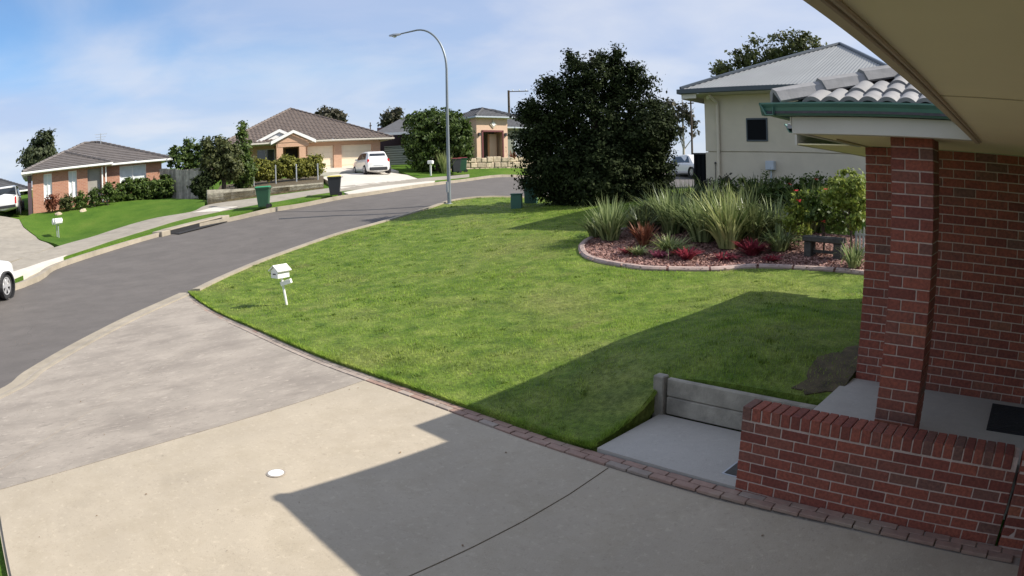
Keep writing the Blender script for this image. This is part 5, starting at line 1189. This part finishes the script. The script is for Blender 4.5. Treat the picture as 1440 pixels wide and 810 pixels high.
for i, (px, py, hh, wd, lm, lab) in enumerate(((72, 296, 22, 12, 'rust_leaf', 'rusty red shrub at the left corner of the brown brick bungalow'), (92, 293, 20, 13, 'leaf_olive', 'olive shrub between the two tall windows of the brown brick bungalow'), (112, 291, 18, 12, 'hedge_dark', 'dark low shrub beside the grey door of the brown brick bungalow'), (132, 288, 22, 15, 'leaf_mid', 'fresh green shrub before the white downpipes of the brown brick bungalow'), (150, 285, 26, 13, 'leaf_mid', 'taller green shrub at the left end of the clipped hedge'))):
    tree(lab, 'bush', 'garden_shrub', px, py, 39.6, [(-wd*.3, hh*.4, wd*.6, hh*.45), (wd*.3, hh*.45, wd*.6, hh*.5), (0, hh*.6, wd*.5, hh*.45)], 1100, .08, lm, seed=30+i, spread=.16, limbs=2, trunk_r=.04)
for i, (px, py, lab) in enumerate(((82, 298, 'pale garden stone left of the rusty shrubs'), (117, 295, 'pale garden stone at the lawn edge below the grey door'))):
    q = far_pt(px, py, 38.8); t_ = thing('rock', lab, 'rock', (q[0], q[1], h1(q[0], q[1])+.05)); g = random.Random(i)
    bm = bmesh.new(); bmesh.ops.create_icosphere(bm, subdivisions=2, radius=.26)
    for v in bm.verts: v.co *= 1+g.uniform(-.14, .14); v.co.z *= .7
    me = bpy.data.meshes.new('stone'); bm.to_mesh(me); bm.free(); link('stone', me, MT['stone_cream'], t_)

# paling fence between the two brick houses
A_ = far_pt(226, 282, 42.5); B_ = far_pt(290, 290, 40); fn = thing('paling_fence', 'weathered grey paling fence between the two brick houses', 'fence', (A_[0], A_[1], h1(A_[0], A_[1])), math.atan2(B_[1]-A_[1], B_[0]-A_[0]))
Lf = math.dist(A_[:2], B_[:2]); n_ = int(Lf/.17); fz0 = far_pt(226, 237, 42.5)[2]; fz1 = far_pt(290, 240, 40)[2]; z0_ = h1(A_[0], A_[1])
for i in range(n_):
    x = i*Lf/n_; zt_ = fz0+(fz1-fz0)*i/n_-z0_+R.uniform(-.03, .03); M().box(x+.008, -.012+R.uniform(-.006, .006), -.3, x+Lf/n_-.008, .012, zt_).build('paling', MT['timber_dark'], fn)
for z_ in (.4, 1.4): M().box(0, .02, z_, Lf, .07, z_+.09).build('rail', MT['timber_dark'], fn)

# timber retaining wall with hedge posts below the peach brick house
pa, pb, pc_ = far_pt(292, 286, 35), far_pt(358, 280, 36.2), far_pt(455, 264, 38)
rw = thing('timber_garden_wall', 'long grey timber sleeper wall below the peach brick house', 'retaining wall', (pa[0], pa[1], h1(pa[0], pa[1])))
for (a, ta, b, tb, nrow) in ((pa, far_pt(292, 266.5, 35)[2], pb, far_pt(358, 264, 36.2)[2], 3), (pb, far_pt(359, 264.5, 36.2)[2], pc_, far_pt(455, 256, 38)[2], 2)):
    ba, bb = h1(a[0], a[1])+.0, h1(b[0], b[1])-.0; d = np.array(b[:2])-np.array(a[:2]); L_ = np.hypot(*d); d /= L_; nl = np.array([-d[1], d[0]]); 
    for r_ in range(nrow):
        za0, za1 = ba+(ta-ba)*r_/nrow, ba+(ta-ba)*(r_+1)/nrow-.02; zb0, zb1 = bb+(tb-bb)*r_/nrow, bb+(tb-bb)*(r_+1)/nrow-.02
        for s0, s1 in ((0, .5), (.5, 1)):
            P0, P1 = a[:2]+d*L_*s0, a[:2]+d*(L_*s1-.012); l = lambda p, q, s: p+(q-p)*s
            vs = [(P0[0], P0[1], l(za0, zb0, s0)), (P1[0], P1[1], l(za0, zb0, s1)), (P1[0], P1[1], l(za1, zb1, s1)), (P0[0], P0[1], l(za1, zb1, s0))]
            W(M().prism(vs, (nl[0]*.09, nl[1]*.09, 0)).build('sleeper', MT['sleeper'], rw), rw)
terr = [tuple(x[:2]) for x in (pa, pb, pc_)]+[tuple(far_pt(455, 250, 45)[:2]), tuple(far_pt(440, 250, 46)[:2]), tuple(far_pt(310, 250, 44)[:2])]
tz = far_pt(358, 264, 36.2)[2]-.12
o = drape('terrace_soil', [terr[0], terr[1], terr[2], terr[3], terr[5]], 0, 1.2, MT['soil'], skirt=1.2, zf=lambda P: np.maximum(H(P[:, 0], P[:, 1])+.15, tz+.02*(P[:, 1]-pb[1])))
for px, y0, y1, D_, lab in ((357, 264, 230, 40.2, 'first thin pale post, at the conifer end of the golden hedge'), (388, 260, 233, 40.6, 'second thin pale post in front of the golden hedge'), (417, 258, 232, 41, 'third thin pale post in front of the golden hedge'), (447, 254, 231, 41.6, 'last thin pale post, at the garage end of the golden hedge')):
    a, b = far_pt(px, y0, D_), far_pt(px, y1, D_); po = thing('fence_post', lab, 'post', (a[0], a[1], a[2]), 0, 'posts before the golden hedge')
    M().tube([(0, 0, -.5), (0, 0, b[2]-a[2])], .04, 6).build('shaft', MT['galv'], po); M().lathe([(.05, 0), (.05, .03), (.02, .05)], 8, (0, 0, b[2]-a[2])).build('cap', MT['galv'], po)

# cream stone garden wall and yucca before the peach portico house
sa, sb = far_pt(634, 232, 51), far_pt(745, 236, 54); st = thing('stone_garden_wall', 'low cream stone garden wall before the peach portico house', 'wall', (sa[0], sa[1], h1(sa[0], sa[1])-.1), math.atan2(sb[1]-sa[1], sb[0]-sa[0]))
Ls = math.dist(sa[:2], sb[:2]); x = 0; ztp = far_pt(680, 221, 52)[2]-st.location.z; g = random.Random(4)
M().box(0, .06, -.3, Ls, .3, ztp-.12).build('core', MT['mortar'], st)
for r_ in range(3):
    x = -g.random()*.3; hh = (ztp+.3)/3
    while x < Ls:
        l_ = g.uniform(.35, .75); z0q = -.3+r_*hh; m = M().box(x+.015, g.uniform(-.05, .02), z0q+.012, x+l_-.015, .32, z0q+hh-.012+(g.uniform(-.08, .1) if r_ == 2 else 0)); m.build('stone', MT['stone_cream'], st, bevel=.04); x += l_

def strap_clump(name, label, cat, x, y, h_, spread, n, wid, lm, seed, group=None, droop=.6, lean=(0, 0), zoff=.08, stems=True):
    """arching strap leaves rising from one crown"""
    g = np.random.default_rng(seed); t_ = thing(name, label, cat, (x, y, h1(x, y)+zoff), 0, group); V = []; F = []; k = 5
    for i in range(n):
        a = g.uniform(0, 2*np.pi); L_ = h_*g.uniform(.65, 1.15); out = spread*g.uniform(.05, 1.15)**.8; r0 = g.uniform(0, .28)*spread; dr = droop*(g.uniform(.3, 1.3) if g.random() < .75 else g.uniform(1.3, 2.2)); ca, sa_ = np.cos(a), np.sin(a); w0 = wid*g.uniform(.7, 1.25); tw = g.uniform(-.5, .5); b0 = len(V); a2 = a+g.uniform(-.5, .5)
        for j in range(k):
            s = j/(k-1); rr_ = r0+out*(s**1.25); zz = L_*(s-.5*dr*s**3*min(1.2, out/max(h_, .05)*1.5)); w = w0*(1-s**2.2)*.5+.0008
            cx_, cy__ = np.cos(a)*r0+np.cos(a2)*(rr_-r0)+lean[0]*s, np.sin(a)*r0+np.sin(a2)*(rr_-r0)+lean[1]*s; px_, py_ = -np.sin(a2+tw*s)*w, np.cos(a2+tw*s)*w
            V += [(cx_-px_, cy__-py_, zz), (cx_+px_, cy__+py_, zz+w*.4)]
        for j in range(k-1): F.append((b0+2*j, b0+2*j+1, b0+2*j+3, b0+2*j+2))
    link('leaves', np_mesh('leaves', np.array(V), np.array(F), MT[lm], True), None, t_)
    if stems: M().lathe([(.05+spread*.12, -.08), (.04+spread*.10, .06), (.02, .14)], 8).build('base', MT['bark'], t_)
    return t_
def gp(px, py): q = G(px, py); return q[0], q[1]
# garden bed plants, front to back; feet given on the ground
bedp = [
 ('strappy_plant', 'pale grassy clump at the rounded left end of the garden bed', 858, 342, 1.05, .75, 330, .022, 'strap', .55),
 ('strappy_plant', 'drooping thin clump leaning over the left rim of the garden bed', 840, 337, .60, .70, 150, .018, 'strap_dark', .9),
 ('red_spiky_plant', 'rust red spiky clump with straw tips left in the bed', 905, 350, .52, .36, 110, .028, 'rust_leaf', .4),
 ('strappy_plant', 'low bright green tussock near the front edging', 941, 362, .46, .58, 330, .020, 'strap_yellow', 1.0),
 ('strappy_plant', 'tall silver green clump behind the bright tussock', 946, 332, 1.15, .85, 420, .024, 'strap', .6),
 ('strappy_plant', 'wide pale striped clump in the middle of the bed', 988, 344, 1.15, .95, 480, .028, 'strap', .6),
 ('strappy_plant', 'tall upright striped clump with broad cream leaves mid bed', 1024, 354, 1.20, .75, 380, .034, 'strap_yellow', .5),
 ('strappy_plant', 'dark arching clump right of the striped leaves', 1058, 345, 1.15, .95, 380, .030, 'strap_dark', .75),
 ('strappy_plant', 'small drooping striped clump right of the largest red rosette', 1096, 358, .62, .60, 200, .030, 'strap', .9),
 ('strappy_plant', 'grey green clump at the right end of the bed beside the brick pillar', 1200, 382, .55, .40, 130, .026, 'strap', .9),
 ('strappy_plant', 'dark tall arching clump at the back below the grey meter box', 1068, 316, 1.25, 1.0, 330, .036, 'strap_dark', .7),
 ('strappy_plant', 'fine silvery clump at the back left of the bed by the shed', 925, 318, .95, .9, 380, .020, 'strap', .65),
 ('strappy_plant', 'grey green feathery clump behind the silver clump', 965, 314, 1.1, .9, 380, .022, 'strap_dark', .6),
 ('strappy_plant', 'yellow green clump behind the wide striped clump', 1005, 322, 1.1, .9, 340, .028, 'strap_yellow', .6),
 ('strappy_plant', 'green clump behind the rust red spiky plant', 902, 334, .8, .75, 260, .024, 'strap_dark', .7),
 ('strappy_plant', 'pale clump between the dark arching leaves and the lime shrub', 1088, 338, .95, .8, 260, .028, 'strap', .75),
 ('strappy_plant', 'deep green arching clump behind the bright lime shrub', 1140, 330, 1.2, .9, 260, .034, 'strap_dark', .8),
 ('strappy_plant', 'yellow striped clump in front of the dark back shrub', 1040, 330, 1.15, .85, 300, .032, 'strap_yellow', .7),
 ('red_rosette_plant', 'deep red rosette in the front of the bed left of centre', 966, 370, .27, .34, 220, .026, 'red_leaf', .5),
 ('red_rosette_plant', 'largest deep red rosette right of the striped clumps', 1058, 364, .36, .42, 280, .028, 'red_leaf', .5),
 ('red_rosette_plant', 'soft red low rosette between the two deep red ones', 1018, 370, .18, .36, 160, .022, 'red_leaf', .9),
 ('pink_rosette_plant', 'dusty pink rosette at the foot of the bright tussock', 926, 367, .20, .32, 160, .022, 'pink_leaf', .7),
 ('red_rosette_plant', 'small dark red tuft behind the left edging curve', 884, 362, .18, .28, 90, .024, 'red_leaf', .7),
 ('red_rosette_plant', 'faded red tuft right of the largest rosette', 1084, 372, .16, .30, 120, .022, 'red_leaf', .9),
 ('strappy_plant', 'grey green tuft beside the small dark red tuft', 898, 364, .28, .34, 130, .018, 'strap', .9)]
for i, (nm, lab, px, py, h_, sp_, n, wd, lm, dr) in enumerate(bedp):
    x, y = gp(px, py); strap_clump(nm, lab, 'plant', x, y, h_*1.08, sp_*1.1, int(n*.62), wd*1.95, lm, 60+i, 'strappy plants in the garden bed' if nm == 'strappy_plant' else 'red plants in the garden bed', dr)
x, y = gp(1010, 318)
fp = thing('fan_palm', 'small fan palm with spread green fronds at the back of the bed', 'palm', (x-.3, y+.3, h1(x, y)+.1)); g = random.Random(5)
M().tube([(0, 0, -.2), (0, 0, .55)], [.09, .06], 8).build('trunk', MT['bark'], fp)
for i in range(11):
    a = i*2*math.pi/11+g.uniform(-.2, .2); el = g.uniform(.25, 1.0); L_ = g.uniform(.45, .7); c = Vector((math.cos(a)*math.cos(el), math.sin(a)*math.cos(el), math.sin(el)))*L_+Vector((0, 0, .55)); m = M(); m.tube([(0, 0, .5), tuple(c)], .008, 4)
    ax_ = (c-Vector((0, 0, .55))).normalized(); sd = ax_.cross(Vector((0, 0, 1))).normalized()
    for k_ in range(13):
        th_ = (k_-6)/6*1.35; dirv = ax_*math.cos(th_)+sd*math.sin(th_); e_ = c+dirv*.5*(1-.15*abs(th_))+Vector((0, 0, -.10*abs(th_)-.05)); wv = dirv.cross(Vector((0, 0, 1))).normalized()*.018
        m.add([tuple(c-wv*.3), tuple((c+e_)*.5+wv), tuple(e_), tuple((c+e_)*.5-wv)], [(0, 1, 2, 3)])
    m.build('frond', MT['leaf_mid'], fp)
def shrub(label, px, py, blobs, n, size, lm, seed, D=None, flowers=0, name='flowering_shrub', zb=None):
    q = G(px, py); D = math.hypot(*(q[:2]-CAM[:2])) if D is None else D; t_ = tree(label, 'bush', name, px, py, D, blobs, n, size, lm, seed=seed, spread=.13, limbs=4, trunk_r=.03, fill=.25, asp=.45)
    if flowers:
        f_, r_, sc = px_basis(px, D); g = random.Random(seed)
        for (dx, dy) in flowers:
            m = M()
            c = r_*(dx*sc)-f_*.34+np.array([0, 0, far_pt(px, py, D)[2]-t_.location.z+dy*sc])
            for k_ in range(9):
                a = k_*2.4; d = Vector((math.cos(a), math.sin(a), g.uniform(-.3, .6))); s_ = Vector((-math.sin(a), math.cos(a), .2))*.025; e_ = Vector(c)+d*.07; m.add([tuple(c), tuple(Vector(c)+d*.04+s_), tuple(e_), tuple(Vector(c)+d*.04-s_)], [(0, 1, 2, 3)])
            m.build('flower', MT['red_flower'], t_)
shrub('lime yellow leafed shrub left of the red flower', 1122, 352, [(0, 40, 18, 26), (-12, 55, 12, 14), (14, 48, 12, 20), (4, 68, 12, 10)], 1500, .055, 'lime_leaf', 81)
shrub('dark green shrub carrying one big red flower over the stone bench', 1158, 358, [(-10, 56, 16, 16), (10, 60, 18, 18), (-4, 76, 16, 14), (20, 48, 14, 18), (-24, 74, 12, 16)], 2000, .06, 'hedge_dark', 82, flowers=[(-1, 47), (2, 92), (-40, 88), (-36, 74)])
shrub('bright lime shrub hard against the brick pillar', 1196, 366, [(-8, 92, 22, 20), (8, 78, 18, 24), (-26, 88, 14, 14), (4, 104, 14, 12), (10, 56, 12, 20)], 2600, .058, 'lime_leaf', 83)
shrub('mid green bushy shrub at the back below the meter box', 1092, 322, [(0, 40, 18, 18), (14, 52, 14, 14), (-14, 46, 12, 14), (26, 40, 14, 16)], 1700, .06, 'leaf_mid', 84)
shrub('dark twiggy shrub against the cream wall by the downpipe', 1018, 300, [(-8, 38, 8, 10), (2, 48, 7, 8), (-20, 40, 6, 8)], 500, .05, 'leaf_brown', 85, D=20)
shrub('dark leafed shrub shading the bed behind the striped clumps', 1030, 322, [(0, 26, 24, 18), (26, 30, 20, 18), (-24, 28, 20, 16)], 2400, .06, 'leaf_dark', 86)
shrub('dark low groundcover shrub at the back left of the bed', 930, 316, [(-10, 14, 18, 10), (14, 16, 18, 12), (40, 18, 20, 12)], 1800, .06, 'leaf_dark', 87)
shrub('tall dark green shrub filling the back of the bed below the black window', 1058, 312, [(-16, 40, 22, 20), (14, 44, 24, 22), (40, 40, 22, 20), (-40, 30, 18, 16)], 4200, .06, 'leaf_mid', 88)
shrub('broad green shrub against the cream wall right of the meter box', 1130, 318, [(-18, 44, 22, 22), (14, 50, 24, 22), (40, 44, 20, 22), (0, 26, 30, 18)], 4800, .06, 'hedge_dark', 89, flowers=[(-20, 58), (18, 66)])
shrub('large yellow green shrub behind the bright lime shrub by the pillar', 1196, 322, [(-26, 52, 20, 20), (0, 60, 22, 22), (18, 48, 18, 24), (-8, 32, 28, 18)], 4200, .06, 'lime_leaf', 90)
shrub('grey green rounded shrub at the back left of the bed', 900, 322, [(-8, 16, 18, 12), (14, 20, 18, 14)], 1800, .055, 'leaf_olive', 91)
# stone bench and low picket panels at the right of the bed
x, y = gp(1158, 366); bn = thing('stone_bench', 'dark stone garden bench in the shade under the red flower', 'bench', (x, y, h1(x, y)+.05), -.05)
M().box(-.48, -.16, .34, .48, .22, .46).build('seat', MT['stone_dark'], bn, bevel=.02)
for s in (-1, 1): M().box(s*.36-.09, -.12, -.1, s*.36+.09, .18, .34).build('leg', MT['stone_dark'], bn, bevel=.015)
M().box(-.30, .0, .10, .30, .06, .16).build('stretcher', MT['stone_dark'], bn)
for (px0, px1, py, lab) in ((1193, 1216, 372, 'short run of grey green pickets beside the brick pillar'), (1080, 1104, 345, 'short run of grey green pickets behind the small drooping clump')):
    a, b = np.array(gp(px0, py)), np.array(gp(px1, py)); a[1] += .5; b[1] = a[1]; pf = thing('picket_fence', lab, 'fence', (a[0], a[1], h1(*a)+.02))
    n_ = max(4, int((b[0]-a[0])/.09))
    for i in range(n_): x = i*.09; M().prism([(x, 0, 0), (x+.05, 0, 0), (x+.05, 0, .62), (x+.025, 0, .68), (x, 0, .62)], (0, .018, 0)).build('picket', MT['galv'], pf)
    for z_ in (.12, .48): M().box(-.02, .019, z_, n_*.09, .04, z_+.05).build('rail', MT['galv'], pf)
# yucca up the street
q = far_pt(626, 236, 48); strap_clump('yucca', 'pale spiky yucca at the foot of the big round bush', 'plant', q[0], q[1], 1.7, .9, 60, .13, 'strap_yellow', 95, None, .4, zoff=0)
strap_clump('flower_pot_plant', 'small reddish plant on the cream stone wall by the portico', 'plant', *far_pt(722, 225, 53.5)[:2], .9, .6, 50, .08, 'rust_leaf', 96, None, .6, zoff=far_pt(722, 222, 53.5)[2]-h1(*far_pt(722, 225, 53.5)[:2])-.2)
# parked car and low shed far behind the gap
q = far_pt(974, 236, 52)
car('suv', 'silver grey vehicle far off behind the gap beside the cream house', (q[0], q[1], h1(q[0], q[1])), -.5, 4.5, 1.8,
    [(-2.2, .4, .95, .8, .84), (-2.1, .26, 1.0, .86, .88), (0, .24, 1.02, .9, .9), (1.6, .26, .96, .88, .87), (2.2, .35, .8, .7, .68)], [(-2.1, .98, 1.02, .84, .78), (-1.9, .98, 1.6, .85, .68), (.2, .98, 1.68, .87, .69), (.6, .98, 1.6, .86, .67), (1.3, .98, 1.02, .83, .76)],
    (-1.35, 1.33), .35, [('side_window', [[(-1.7, s*.85, 1.06), (.9, s*.84, 1.06), (.5, s*.70, 1.52), (-1.6, s*.70, 1.5)] for s in (-1, 1)]), ('rear_window', [[(-2.07, -.7, 1.08), (-2.07, .7, 1.08), (-1.92, .6, 1.5), (-1.92, -.6, 1.5)]])])
